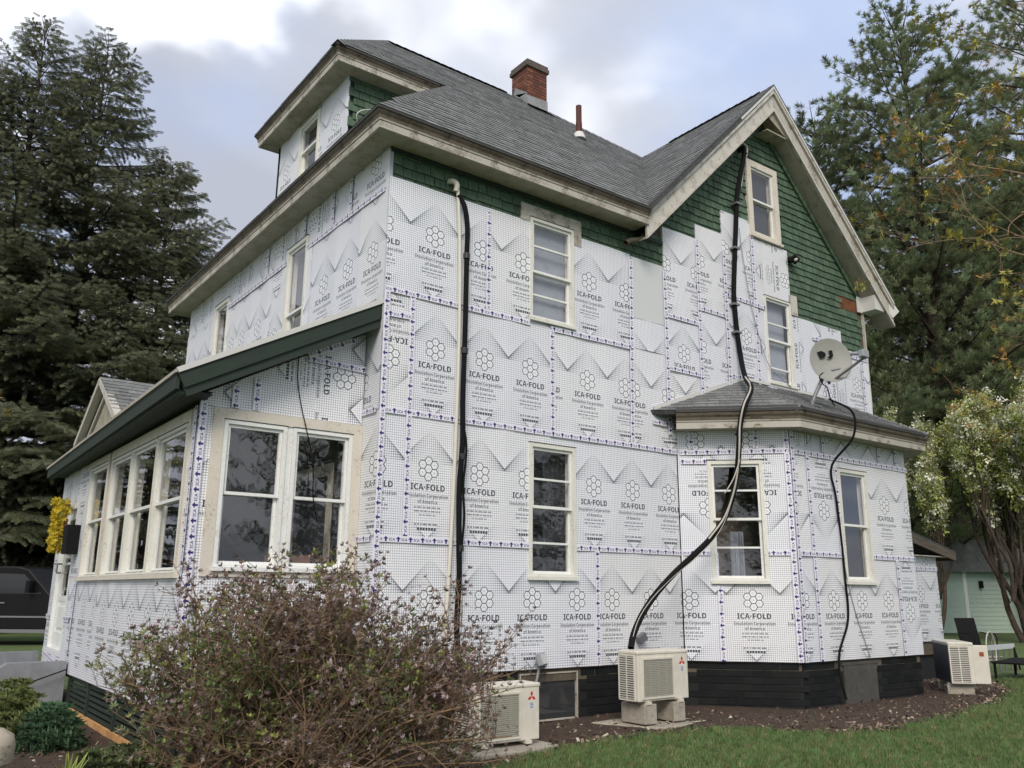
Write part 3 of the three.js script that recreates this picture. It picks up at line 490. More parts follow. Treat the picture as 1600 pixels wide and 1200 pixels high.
// pts: 3-D corners of a convex roof plane; along: unit vector along its courses
function roofPlane(pts, along, { parent = roof, name = 'roof_deck', exposure = 0.128, seed = 1, shingles = true, thick = 0.05, mat = M.cap } = {}) {
  pts = pts.map((p) => V(...p)); const n = V(0, 0, 0); for (let i = 1; i < pts.length - 1; i++) n.add(V(0, 0, 0).crossVectors(pts[i].clone().sub(pts[0]), pts[i + 1].clone().sub(pts[0]))); n.normalize(); if (n.y < 0) { n.negate(); pts.reverse(); }
  const tris = [], low = pts.map((p) => p.clone().addScaledVector(n, -thick));
  for (let i = 1; i < pts.length - 1; i++) { tris.push([pts[0], pts[i], pts[i + 1]], [low[0], low[i + 1], low[i]]); }
  for (let i = 0; i < pts.length; i++) { const k = (i + 1) % pts.length; tris.push(...quad(low[i], low[k], pts[k], pts[i])); }
  obj(name, polyGeo(tris), mat, parent);
  if (!shingles) return;
  const U = V(...along).normalize(), W = V(0, 0, 0).crossVectors(n, U).normalize(); if (W.y < 0) { W.negate(); U.negate(); }
  const o = pts[0], P2 = pts.map((p) => { const d = p.clone().sub(o); return [d.dot(U), d.dot(W)]; }); let area = 0; for (let i = 0; i < P2.length; i++) { const k = (i + 1) % P2.length; area += P2[i][0] * P2[k][1] - P2[k][0] * P2[i][1]; } if (area < 0) P2.reverse();
  const us = P2.map((p) => p[0]), vs = P2.map((p) => p[1]), u0 = Math.min(...us), u1 = Math.max(...us), v0 = Math.min(...vs), v1 = Math.max(...vs), r = mulberry(seed * 91 + 3);
  let row = 0;
  for (let v = v0 - 0.01; v < v1; v += exposure, row++) for (let u = u0 - 0.3 * r(); u < u1;) {
    const w = 0.14 + 0.2 * r(), bottom = v + (r() < 0.45 ? 0.012 : 0) - 0.006 * r(), hi = 0.009 + 0.005 * r(), tone = Math.floor(4 * r());
    const poly = clipPoly([[u, bottom], [u + w - 0.004, bottom], [u + w - 0.004, v + exposure + 0.03], [u, v + exposure + 0.03]], P2); u += w;
    if (poly.length < 3) continue;
    const up = (q) => { const t = clamp((q[1] - bottom) / (exposure + 0.03)); return o.clone().addScaledVector(U, q[0]).addScaledVector(W, q[1]).addScaledVector(n, lerp(hi, 0.001, t)); };
    const P = poly.map(up), tr = []; for (let i = 1; i < P.length - 1; i++) tr.push([P[0], P[i], P[i + 1]]);
    for (let i = 0; i < poly.length; i++) { const k = (i + 1) % poly.length; if (Math.abs(poly[i][1] - bottom) < 1e-4 && Math.abs(poly[k][1] - bottom) < 1e-4) { const A = P[i], B = P[k]; tr.push(...quad(A.clone().addScaledVector(n, -hi), B.clone().addScaledVector(n, -hi), B, A)); } }
    tabs.push({ tr, tone, d: P[0].distanceTo(camera.position), parent });
  }
}
const zE = 0.34, xE = -0.34, xV = 3.42, xRg = 6.25, yRg = S0 - zE + (xRg - xV), zRg = S0 - yRg; // gable ridge meets the side slope at zRg
const zRidge = -3.17, yRidge = S0 - zRidge, zD = -1.73, yD = S0 - zD, xRe = 3.9, zFar = -7.1;
const onS = (x, z) => [x, S0 - z, z];
roofPlane([onS(xE, zE), onS(xV, zE), onS(xV + (zE - zD), zD), onS(-zD, zD)], [1, 0, 0], { seed: 1 });
roofPlane([onS(0.08, zD), onS(xV + (zE - zD), zD), onS(xRg, zRg), onS(xRe, zRidge), onS(1.52, zRidge)], [1, 0, 0], { seed: 2 });
roofPlane([[xV, S0 - zE, zE], [xRg, yRg, 0.30], [xRg, yRg, zRg]], [0, 0, 1], { seed: 3 });                                              // gable, left slope
roofPlane([[xRg, yRg, 0.30], [9.08, yRg - 2.83, 0.30], [9.08, yRg - 2.83, -6.2], [xRg, yRg, -6.2]], [0, 0, 1], { seed: 4, shingles: false });
roofPlane([[xE, S0 + xE, zE], [-zD, S0 - zD, zD], [1.73, S0 + 1.73, -4.78], [xE, S0 + xE, zFar]], [0, 0, 1], { seed: 5 });               // front slope
roofPlane([[xRe, yRidge, zRidge], [xRg, yRg, zRg], [xRg, yRg, -6.2]], [0, 0, 1], { seed: 6, shingles: false });
roofPlane([[xE, S0 + xE, zFar], [6.2, S0 + xE, zFar], [xRe, yRidge, zRidge], [1.72, yRidge, zRidge], [1.73, 8.02, -4.78]], [1, 0, 0], { seed: 7, shingles: false }); roofPlane([[0.08, yD, -4.61], [1.52, yRidge, zRidge], [1.72, yRidge, zRidge], [1.73, yD, -4.61]], [1, 0, 0], { seed: 17, shingles: false });
roofPlane([[0.08, yD, zD], [1.52, yRidge, zRidge], [0.08, yD, -4.61]], [0, 0, 1], { seed: 8 });                                         // dormer, front
function ridgeCap(a, b, w = 0.11) { const A = V(...a), B = V(...b), d = B.clone().sub(A), l = d.length(), n = Math.round(l / 0.14); d.normalize(); const s = V(0, 0, 0).crossVectors(d, V(0, 1, 0)).normalize(), tr = []; for (let i = 0; i < n; i++) { const p = A.clone().addScaledVector(d, i * l / n), q = A.clone().addScaledVector(d, (i + 1) * l / n + 0.04), lift = (v, k, y) => v.clone().addScaledVector(s, k).add(V(0, y, 0)), h = 0.035, e = -0.055; tr.push(...quad(lift(p, -w, e), lift(q, -w, e - 0.012), lift(q, 0, h - 0.012), lift(p, 0, h)), ...quad(lift(p, 0, h), lift(q, 0, h - 0.012), lift(q, w, e - 0.012), lift(p, w, e))); } return polyGeo(tr); }
obj('ridge_cap', ridgeCap([1.52, yRidge, zRidge], [3.75, yRidge, zRidge]), M.cap, roof); obj('ridge_cap', ridgeCap([xRg, yRg, 0.05], [xRg, yRg, -1.8]), M.cap, roof);
obj('hip_cap', ridgeCap([xE + 0.3, S0 + xE + 0.3, zE - 0.3], [1.73, yD, zD], 0.09), M.asphalts[0], roof); obj('hip_cap', ridgeCap([0.08, yD, zD], [1.52, yRidge, zRidge], 0.09), M.asphalts[0], roof); obj('ridge_cap', ridgeCap([xRe, yRidge, zRidge], [xRg, yRg, zRg], 0.08), M.asphalts[1], roof);
// bay roof
const bayRoof = new THREE.Group(); bayRoof.name = 'bay_roof'; house.add(bayRoof); bayRoof.userData.label = 'low grey shingled hip roof over the bay';
const bz = 1.262, bxl = XB - 0.314 * Math.tan(Math.PI / 8), bxr = XR + 0.314 * Math.tan(Math.PI / 8), yb = 3.45, lx = bxl - bz, rx = bxr + bz;
roofPlane([[lx, yb, 0], [bxl, yb, bz], [5.5, 4.11, 0]], [1, 0, 1], { parent: bayRoof, seed: 9 });
roofPlane([[bxl, yb, bz], [bxr, yb, bz], [7.35, 4.11, 0], [5.5, 4.11, 0]], [1, 0, 0], { parent: bayRoof, seed: 10 });
roofPlane([[bxr, yb, bz], [rx, yb, 0], [7.35, 4.11, 0]], [1, 0, -1], { parent: bayRoof, seed: 11, shingles: false });
obj('hip_cap', ridgeCap([bxl, yb, bz], [5.5, 4.11, 0], 0.07), M.asphalts[1], bayRoof); obj('hip_cap', ridgeCap([bxr, yb, bz], [7.35, 4.11, 0], 0.07), M.asphalts[1], bayRoof);
obj('flashing', [bar([lx + 0.05, yb + 0.035, 0.02], [5.5, 4.145, 0.02], 0.012, 0.05), bar([5.5, 4.14, 0.025], [7.35, 4.14, 0.025], 0.012, 0.04)], M.dripWhite, bayRoof);
// porch roof
const porchRoof = new THREE.Group(); porchRoof.name = 'porch_roof'; house.add(porchRoof); porchRoof.userData.label = 'shed roof of the front porch with green painted eaves';
const pe = [[-1.875, 3.075, 0.0], [0.0, 4.09, 0.0], [0.0, 4.09, -6.9], [-1.79, 3.0, -6.75]];
roofPlane(pe, [0, 0, 1], { parent: porchRoof, seed: 12, shingles: false, thick: 0.035, mat: M.asphalts[0] });
obj('drip_edge', [bar([-1.88, 3.06, 0.006], [0.0, 4.075, 0.006], 0.012, 0.045)], M.dripWhite, porchRoof); obj('drip_edge', [bar([-1.888, 3.055, 0.01], [-1.803, 2.98, -6.75], 0.012, 0.03)], M.trimOld, porchRoof);
obj('rake_board', [bar([-1.84, 2.985, -0.02], [-0.005, 3.975, -0.02], 0.03, 0.14), bar([-1.80, 2.90, -0.05], [-0.005, 3.865, -0.05], 0.05, 0.1), bar([-1.74, 2.925, -0.075], [-0.005, 3.86, -0.075], 0.03, 0.03)], M.greenTrim, porchRoof);
obj('rake_soffit', bar([-1.76, 2.90, -0.20], [-0.01, 3.845, -0.20], 0.25, 0.02), M.greenTrim, porchRoof);
obj('fascia', [bar([-1.86, 2.97, -0.03], [-1.775, 2.9, -6.74], 0.03, 0.12), bar([-1.81, 2.905, -0.06], [-1.735, 2.85, -6.70], 0.06, 0.05)], M.greenTrim, porchRoof);
obj('soffit', polyGeo([...quad(V(-1.86, 2.93, -0.03), V(-1.56, 2.90, -0.03), V(-1.56, 2.86, -6.72), V(-1.78, 2.86, -6.72)), ...quad(V(-1.86, 2.95, -0.03), V(-1.78, 2.88, -6.72), V(-1.56, 2.88, -6.72), V(-1.56, 2.92, -0.03))]), M.greenTrim, porchRoof);
{ // small entrance gable standing on the porch roof
  const zc = -4.5, hw = 1.2, ya = 3.93, yb_ = 3.25, x0 = -1.66, x1 = -0.6;
  roofPlane([[x0, ya, zc], [x0, yb_ - 0.03, zc + hw], [x1, yb_ - 0.03, zc + hw], [x1, ya, zc]], [1, 0, 0], { parent: porchRoof, name: 'gable_deck', seed: 13, mat: M.asphalts[1] });
  roofPlane([[x0, ya, zc], [x0, yb_ - 0.03, zc - hw], [x1, yb_ - 0.03, zc - hw], [x1, ya, zc]], [1, 0, 0], { parent: porchRoof, name: 'gable_deck', seed: 14, shingles: false, mat: M.asphalts[1] });
  obj('pediment', xf(slab([[zc - hw + 0.1, yb_ - 0.1], [zc + hw - 0.1, yb_ - 0.1], [zc, ya - 0.06]], -0.1, 0.0), frame(x0 + 0.12, 0, 0, 1)), M.soffit, porchRoof);
  obj('rake_board', [bar([x0 + 0.04, ya - 0.05, zc], [x0 + 0.04, yb_ - 0.06, zc + hw], 0.09, 0.08), bar([x0 + 0.04, ya - 0.05, zc], [x0 + 0.04, yb_ - 0.06, zc - hw], 0.09, 0.08), bar([x0 + 0.1, ya - 0.2, zc], [x0 + 0.1, yb_ - 0.1, zc + hw - 0.15], 0.03, 0.05), bar([x0 + 0.1, ya - 0.2, zc], [x0 + 0.1, yb_ - 0.1, zc - hw + 0.15], 0.03, 0.05)], M.trim, porchRoof);
}
// rear lean-to
obj('wall', bx(8.68, 10.09, 0.4, 1.88, -2.5, -0.03), M.sheath, house);
sheet(FS, 8.69, 10.12, 0.60, 1.70, { phase: 9.55, row: 0.62 }); sheet(FS, 8.69, 10.12, 1.70, 1.9, { phase: 9.2, row: 1.2, rot: 180 }); gt([[FS, 8.7, 1.7, 10.1, 1.7], [FS, 9.18, 0.6, 9.18, 1.68]]);
const rearRoof = new THREE.Group(); rearRoof.name = 'rear_roof'; house.add(rearRoof);
roofPlane([[8.7, 2.35, 0.16], [10.5, 1.99, 0.16], [10.5, 1.99, -2.6], [8.7, 2.35, -2.6]], [0, 0, 1], { parent: rearRoof, seed: 15 });
obj('fascia', [bar([8.7, 2.24, 0.15], [10.47, 1.9, 0.15], 0.03, 0.13), bar([10.46, 1.9, 0.15], [10.46, 1.9, -2.5], 0.03, 0.12)], M.crown, rearRoof); obj('soffit', bx(8.7, 10.45, 1.885, 1.9, 0.0, 0.14), M.trimOld, rearRoof);
{ // roof tabs: nearest ones as pieces, the rest joined
  for (const parent of [roof, bayRoof, porchRoof, rearRoof]) {
    const l = tabs.filter((t) => t.parent === parent).sort((a, b) => a.d - b.d), keep = parent === roof ? 170 : parent === bayRoof ? 110 : 0, rest = [];
    l.forEach((t, i) => { if (i < keep) obj('roof_shingle', polyGeo(t.tr), M.asphalts[t.tone], parent); else rest.push(t); });
    if (!rest.length) continue;
    const g = polyGeo(rest.flatMap((t) => t.tr)), col = new Float32Array(g.attributes.position.count * 3); let o = 0;
    for (const t of rest) { const f = [0.86, 0.95, 1.03, 1.12][t.tone]; for (let k = 0; k < t.tr.length * 3; k++) { col[o++] = 0.54 * f; col[o++] = 0.55 * f; col[o++] = 0.555 * f; } }
    g.setAttribute('color', new THREE.BufferAttribute(col, 3));
    const e = shade(new THREE.Mesh(g, M.asphaltV)); e.name = 'roof_shingles'; e.userData.kind = 'stuff'; parent.add(e);
  }
}
// --- cornices: soffit, fascia, crown, drip
function cornice(path, y, side, { out = 0.27, crown = 0.085, rise = 0.2, name = '' } = {}) {
  obj('soffit', sweep([[-0.03, y], [out - 0.002, y], [out - 0.002, y + 0.02], [-0.03, y + 0.02]], path, side), M.soffit, house);
  obj('fascia', sweep([[out, y - 0.008], [out + 0.022, y - 0.008], [out + 0.022, y + 0.07], [out, y + 0.07]], path, side), M.trimOld, house);
  obj('bed_moulding', sweep([[out, y + 0.072], [out + 0.03, y + 0.072], [out + 0.036, y + 0.09], [out, y + 0.09]], path, side), M.trimOld, house);
  obj('crown_moulding', sweep([[out, y + 0.092], [out + 0.036, y + 0.094], [out + 0.04, y + 0.125], [out + 0.058, y + 0.15], [out + 0.066, y + rise - 0.03], [out, y + rise - 0.03]], path, side), M.crown, house);
  obj('drip_edge', sweep([[out, y + rise - 0.028], [out + 0.076, y + rise - 0.028], [out + 0.078, y + rise - 0.002], [out, y + rise + 0.05]], path, side), M.drip, house);
}
cornice([[xV + 0.05, 0], [0, 0], [0, -6.77], [3, -6.77]], ySof, 1);
cornice([[1.6, -2.06], [DX, -2.06], [DX, -4.28], [1.6, -4.28]], 7.82, 1, { out: 0.25 });
cornice([[XB - ZB, 0], [XB, ZB], [XR, ZB], [XR + ZB, 0]], 3.235, -1, { out: 0.25, rise: 0.215 });
obj('frieze', xf(bx(0.0, 4.0, 5.70, 5.75, -0.03, 0.016), FS), M.greenTrim, house);
// gable rakes
{
  const pk = V(xRg, yRg, 0), zf = 0.30, run = 2.85;
  for (const s of [-1, 1]) {
    const end = s < 0 ? 2.80 : run, P = (t, drop, z) => [xRg + s * t, yRg - t - drop, z];
    const strip = (d0, d1, z0, z1, e = end, st = 0) => { const a = [P(st, d0, z0), P(e, d0, z0), P(e, d1, z0), P(st, d1, z0)].map((v) => V(...v)), b = [P(st, d0, z1), P(e, d0, z1), P(e, d1, z1), P(st, d1, z1)].map((v) => V(...v)); return polyGeo([...quad(b[0], b[1], b[2], b[3]), ...quad(a[3], a[2], a[1], a[0]), ...quad(a[0], a[1], b[1], b[0]), ...quad(b[3], b[2], a[2], a[3]), ...quad(a[1], a[2], b[2], b[1]), ...quad(a[0], b[0], b[3], a[3])]); };
    obj('rake_soffit', strip(0.40, 0.415, -0.03, 0.235), M.soffit, house);
    obj('rake_board', strip(0.135, 0.42, 0.24, 0.27), s > 0 ? M.trimOld : M.trim, house);
    obj('rake_moulding', strip(0.37, 0.418, 0.272, 0.285), M.trim, house);
    obj('rake_moulding', strip(0.06, 0.13, 0.24, 0.302), s > 0 ? M.trimOld : M.trim, house);
    obj('drip_edge', strip(0.004, 0.055, 0.29, 0.312), M.dripWhite, house);
    obj('drip_edge', strip(-0.02, 0.002, 0.20, 0.316), M.drip, house);
  }
  // level piece closing the peak
  obj('peak_soffit', [bx(xRg - 0.14, xRg + 0.36, 8.02, 8.04, 0.0, 0.235), polyGeo([[V(xRg - 0.1, 8.25, 0.24), V(xRg + 0.33, 8.03, 0.24), V(xRg, 8.36, 0.24)]])], M.soffit, house);
  // cut end of the right eave with a loose white fascia piece
  obj('eave_end', [bx(8.50, 8.97, 5.72, 5.985, 0.0, 0.012), bx(8.62, 8.93, 5.73, 5.97, 0.012, 0.25), bar([8.98, 5.9, 0.26], [9.13, 5.72, 0.30], 0.01, 0.2)], M.dripWhite, house);
  const dark = obj('eave_stub', [bx(8.94, 9.05, 5.78, 5.93, -1.6, 0.24)], M.crown, house);
}
// downspout elbow at the end of the eave
obj('downspout_elbow', [tube([[3.55, 5.90, 0.2], [3.62, 5.78, 0.17], [3.5, 5.62, 0.12], [3.32, 5.55, 0.1], [3.24, 5.50, 0.1]], 0.035, 20, 8), rod([3.56, 5.93, 0.2], [3.56, 5.85, 0.2], 0.05)], M.crown, house);
// chimney
{
  const c = new THREE.Group(); c.name = 'chimney'; house.add(c); const x0 = 4.047, x1 = 4.47, z1 = -2.95, z0 = -3.39, yb0 = 8.9, yt = 9.98; R = mulberry(31);
  obj('core', bx(x0 + 0.012, x1 - 0.012, yb0, yt, z0 + 0.012, z1 - 0.012), M.mortar, c);
  const bw = 0.1365, bh = 0.058, full = metric(new THREE.BoxGeometry(bw - 0.008, bh - 0.008, 0.06)), hf = metric(new THREE.BoxGeometry(bw / 2 - 0.008, bh - 0.008, 0.06));
  for (let r = 0; r * bh < yt - yb0 - 0.02; r++) for (let side = 0; side < 2; side++) for (let k = 0; k < 4; k++) {
    const odd = (r + side) % 2, y = yb0 + (r + 0.5) * bh, L = side ? z1 - z0 : x1 - x0, isHalf = odd ? k === 3 : k === 0; let s = odd ? (k === 3 ? 3 * bw + bw / 4 : (k + 0.5) * bw) : (k === 0 ? bw / 4 : bw / 2 + (k - 0.5) * bw); s *= L / (3.5 * bw) ; 
    const o = obj('brick', isHalf ? hf : full, M.redBricks[Math.floor(R() * 4)], c); o.scale.x = L / (3.5 * bw);
    if (side) { o.rotation.y = Math.PI / 2; o.position.set(x0 + 0.03 - 0.002 * R(), y, z0 + s); } else o.position.set(x0 + s, y, z1 - 0.03 + 0.002 * R());
  }
  obj('cap', [bx(x0 - 0.03, x1 + 0.03, yt, yt + 0.07, z0 - 0.03, z1 + 0.03), bx(x0 - 0.015, x1 + 0.015, yt + 0.07, yt + 0.13, z0 - 0.015, z1 + 0.015), bx(x0 + 0.08, x1 - 0.08, yt + 0.13, yt + 0.16, z0 + 0.08, z1 - 0.08)], M.capStone, c);
  obj('flashing', polyGeo([...quad(V(x0 - 0.01, 9.24, z1 + 0.015), V(x1 + 0.01, 9.2, z1 + 0.015), V(x1 + 0.01, 9.45, z1 + 0.006), V(x0 - 0.01, 9.42, z1 + 0.006)), [V(x0 - 0.006, 9.24, z1 + 0.015), V(x0 - 0.006, 9.46, z1), V(x0 - 0.006, 9.62, z0)], [V(x0 - 0.006, 9.46, z1 + 0.004), V(x0 - 0.006, 9.72, z0 + 0.1), V(x0 - 0.006, 9.5, z0)], ...quad(V(x0 - 0.08, 9.12, z1 + 0.19), V(x1 + 0.14, 9.12, z1 + 0.19), V(x1 + 0.03, 9.265, z1 + 0.013), V(x0 - 0.01, 9.265, z1 + 0.013))]), M.lead, c);
}
{ const v = new THREE.Group(); v.name = 'vent_pipe'; house.add(v); obj('pipe', [rod([4.37, 8.2, -2.02], [4.37, 8.57, -2.02], 0.052), rod([4.37, 8.57, -2.02], [4.37, 8.87, -2.02], 0.047)], M.rustPipe, v); obj('flashing_boot', [flat(new THREE.CylinderGeometry(0.07, 0.12, 0.12, 16).translate(4.37, 8.33, -2.02))], M.dripWhite, v); }
// --- foundation of black painted brick
{
  const f = new THREE.Group(); f.name = 'foundation'; house.add(f); f.userData.label = 'black painted brick foundation'; R = mulberry(19);
  obj('core', [bx(0.06, 1.70, -0.4, 0.5, -0.4, -0.032), bx(1.70, 2.50, -0.4, 0.5, -0.4, -0.062), bx(2.50, 8.6, -0.4, 0.5, -0.4, -0.0325), xf(bx(-L45, -0.012, -0.4, 0.5, -0.3, -0.032), FL), bx(XB + 0.01, XR - 0.05, -0.4, 0.5, 0.4, ZB - 0.032), xf(bx(0.012, L45, -0.4, 0.5, -0.3, -0.032), FR), bx(8.6, 10.0, -0.4, 0.5, -2.4, -0.08)], M.blackMortar, f);
  const holes = [[1.70, 2.50, 0.0, 0.51], [5.85, 6.6, -0.2, 0.5]], vars = [0.19, 0.205, 0.22].map((w) => metric(new RoundedBoxGeometry(w + 0.006, 0.073, 0.05, 1, 0.004)));
  const face = (fr, s0, s1, rows, hole) => { for (let r = 0; r < rows; r++) for (let s = s0 + (r % 2) * 0.1; s < s1 - 0.05; s += 0.207) { const y = 0.475 - r * 0.078; if (hole && (inRect(hole, s + 0.02, y) || inRect(hole, s + 0.19, y))) continue; const o = obj('brick', vars[Math.floor(R() * 3)], M.blackBricks[Math.floor(R() * 3)], f); o.position.set(s + 0.1, y, -0.05 + rr(-0.003, 0.002)); o.rotation.y = rr(-0.02, 0.02); o.applyMatrix4(fr); } };
  face(FS, 0.05, 3.95, 7, holes[0]); face(FL, -L45 + 0.05, -0.08, 6, null); face(FB, XB + 0.02, XR - 0.15, 6, holes[1]);
  obj('sill_plate', [bx(0.0, 4.12, 0.5, 0.56, -0.1, -0.035), xf(bx(-L45, 0, 0.5, 0.56, -0.1, -0.035), FL), bx(XB, XR, 0.5, 0.56, ZB - 0.1, ZB - 0.035)], M.blackMortar, f);
}
{ // cellar window and boarded opening
  const g = new THREE.Group(); g.name = 'cellar_window'; house.add(g);
  obj('frame', xf(merge(ring([1.72, 2.49, 0.02, 0.49], 0.014, -0.06, -0.02)), FS), M.trimOld, g); obj('pane', xf(new THREE.PlaneGeometry(0.72, 0.43).translate(2.105, 0.255, -0.035), FS), M.glass, g); obj('mesh_screen', xf(bx(1.74, 2.47, 0.04, 0.47, -0.058, -0.05), FS), M.screen, g);
  const b = obj('boarded_opening', [bx(5.88, 6.58, -0.05, 0.49, ZB - 0.07, ZB - 0.012), bx(5.84, 6.62, 0.465, 0.5, ZB - 0.075, ZB - 0.006)], std({ map: speck([74, 74, 70], 0.3, 0.4), roughness: 0.8 }), house); b.rotation.x = 0; b.userData.label = 'grey board closing the cellar opening of the bay';
}
// --- below the porch: slatted skirt and a tan board at the ground
{
  const posts = [-4.62, -3.55, -2.3, -1.1, -0.36];
  for (let k = 0; k < posts.length; k++) obj('skirt_post', xf(bx(posts[k] - 0.035, posts[k] + 0.035, -0.12, 0.3, -0.06, -0.012), FP), M.greenTrim, house);
  for (let k = 0; k < posts.length - 1; k++) for (let r = 0; r < 6; r++) obj('skirt_slat', xf(bx(posts[k] + 0.04, posts[k + 1] - 0.04, -0.05 + r * 0.057, -0.05 + r * 0.057 + 0.034, -0.05, -0.028), FP), M.greenTrim, house);
  for (const [a, b] of [[-4.62, -3.6], [-3.59, -2.4], [-2.39, -1.2], [-1.19, -0.33]]) obj('ground_board', xf(bx(a, b, -0.26, -0.06, -0.03, 0.0), FP), std({ map: paintTex([206, 158, 104], [150, 108, 70], [100, 76, 54], 0.6, 12) }), house);
  obj('skirt_panel', xf(bx(-1.5, -0.02, -0.2, 0.3, -0.08, -0.04), FQ), M.greenTrim, house);
}
// ---------------------------------------------------------------- ground
const groundY = (x, z) => {
  let y = -0.02 * smooth(3.5, 1.5, x) - 0.05 * smooth(2.5, -0.5, x) - 0.09 * smooth(-0.3, -1.7, x) - 0.16 * smooth(1.6, 6.5, z) + 0.0;
  y += 0.05 * smooth(10, 24, x) + 0.02 * perlin.noise(x * 0.35, z * 0.35, 1.2) + 0.008 * perlin.noise(x * 1.6, z * 1.6, 4);
  return y - 0.01;
};
const edgeZ = (x) => { const p = [[-6, 2.6], [-1, 1.6], [0.5, 1.2], [1.3, 0.98], [2.4, 1.08], [3.1, 1.22], [3.9, 2.0], [4.8, 2.16], [6.3, 2.05], [7.8, 1.8], [9.3, 1.35], [10.4, 0.6], [11, -0.2]]; for (let i = 0; i < p.length - 1; i++) if (x <= p[i + 1][0]) return lerp(p[i][1], p[i + 1][1], clamp((x - p[i][0]) / (p[i + 1][0] - p[i][0]))) + 0.05 * perlin.noise(x * 3, 0, 5); return -0.2; };
function gridSheet(x0, x1, z0, z1, step, yf, keep) {
  const pos = [], nx = Math.round((x1 - x0) / step), nz = Math.round((z1 - z0) / step), P = (i, j) => { const x = x0 + (x1 - x0) * i / nx, z = z0 + (z1 - z0) * j / nz; return V(x, yf(x, z), z); }, tr = [];
  for (let i = 0; i < nx; i++) for (let j = 0; j < nz; j++) { const a = P(i, j), b = P(i, j + 1), c = P(i + 1, j + 1), d = P(i + 1, j); if (keep && !keep((a.x + c.x) / 2, (a.z + c.z) / 2)) continue; tr.push([a, b, c], [a, c, d]); }
  for (const t of tr) for (const v of t) pos.push(v.x, v.y, v.z);
  const g = new THREE.BufferGeometry(); g.setAttribute('position', new THREE.Float32BufferAttribute(pos, 3)); g.setAttribute('uv', new THREE.Float32BufferAttribute(tr.flatMap((t) => t.flatMap((v) => [v.x, v.z])), 2));
  g.computeVertexNormals(); return g;
}
const soil = std({ map: (() => { const t = pixelTex(512, 512, (u, v) => { const n = 0.35 * N256(u, v) + 0.35 * N150(u, v) + 0.3 * N61(u, v), w = N23(u, v); const f = 0.55 + 0.9 * n; return [70 * f + 14 * w, 57 * f + 10 * w, 48 * f + 8 * w]; }); t.repeat.set(0.8, 0.8); return t; })(), bumpMap: rep(grainTex, 3), bumpScale: 0.02, roughness: 1 });
const turf = std({ map: (() => { const t = pixelTex(512, 512, (u, v) => { const n = 0.4 * N256(u, v) + 0.35 * N150(u, v) + 0.25 * N61(u, v), w = N9(u, v), f = 0.55 + 0.9 * n; return [(70 + 14 * w) * f, (92 + 6 * w) * f, (48 + 2 * w) * f]; }); t.repeat.set(0.5, 0.5); return t; })(), roughness: 1 });
{
  const far = (x, z) => groundY(clamp(x, -20, 40), clamp(z, -40, 20));
  const g = gridSheet(-120, 140, -150, 60, 5, (x, z) => (x > -12 && x < 17 && z > -9 && z < 11) ? far(x, z) - 0.45 : far(x, z) - 0.012);
  struct('ground', g, turf);
  struct('lawn', gridSheet(-12, 18, -9.5, 11.5, 0.3, groundY), turf);
  struct('mulch_bed', gridSheet(-5, 11, -7, 3, 0.1, (x, z) => groundY(x, z) + 0.006 + 0.035 * smooth(0.35, 0, Math.max(0, 0.35 - (edgeZ(x) - z))) + 0.012 * perlin.noise(x * 9, z * 9, 2), (x, z) => z < edgeZ(x) && x > -4.4), soil);
  struct('path', gridSheet(10.6, 16, -3.5, 0.9, 0.3, (x, z) => groundY(x, z) + 0.03, (x, z) => Math.abs(z + 1.35 + (x - 11) * 0.25) < 0.75), M.concrete);
}
const inst = (name, g, m, list, parent, colors) => { const o = new THREE.InstancedMesh(g, m, list.length); o.userData.kind = 'stuff'; list.forEach((mx, i) => o.setMatrixAt(i, mx)); if (colors) colors.forEach((c, i) => o.setColorAt(i, c)); o.instanceMatrix.needsUpdate = true; shade(o); o.name = parent === scene ? numbered(name) : name; parent.add(o); return o; };
const mtx = (p, q, s) => new THREE.Matrix4().compose(p, q, typeof s === 'number' ? V(s, s, s) : s);
const eul = (x, y, z) => new THREE.Quaternion().setFromEuler(new THREE.Euler(x, y, z));
function blade(list) { // list of [base, dir, length, width] flat folded blades
  const tr = []; for (const [b, d, l, w, sideV, bend] of list) { const s = sideV || V(0, 0, 0).crossVectors(d, V(0.3, 1, 0.2)).normalize(), m = b.clone().addScaledVector(d, l * 0.5).add(V(0, bend ? bend * 0.25 : 0, 0)), e = b.clone().addScaledVector(d, l).add(V(0, bend || 0, 0)); tr.push([b, m.clone().addScaledVector(s, w), m.clone().addScaledVector(s, -w)], [m.clone().addScaledVector(s, w), e, m.clone().addScaledVector(s, -w)]); } return polyGeo(tr);
}
const leafMat = (r, g, b, tr = 0.25) => new THREE.MeshPhysicalMaterial({ color: tint(r, g, b), roughness: 0.75, transmission: tr, thickness: 0 });
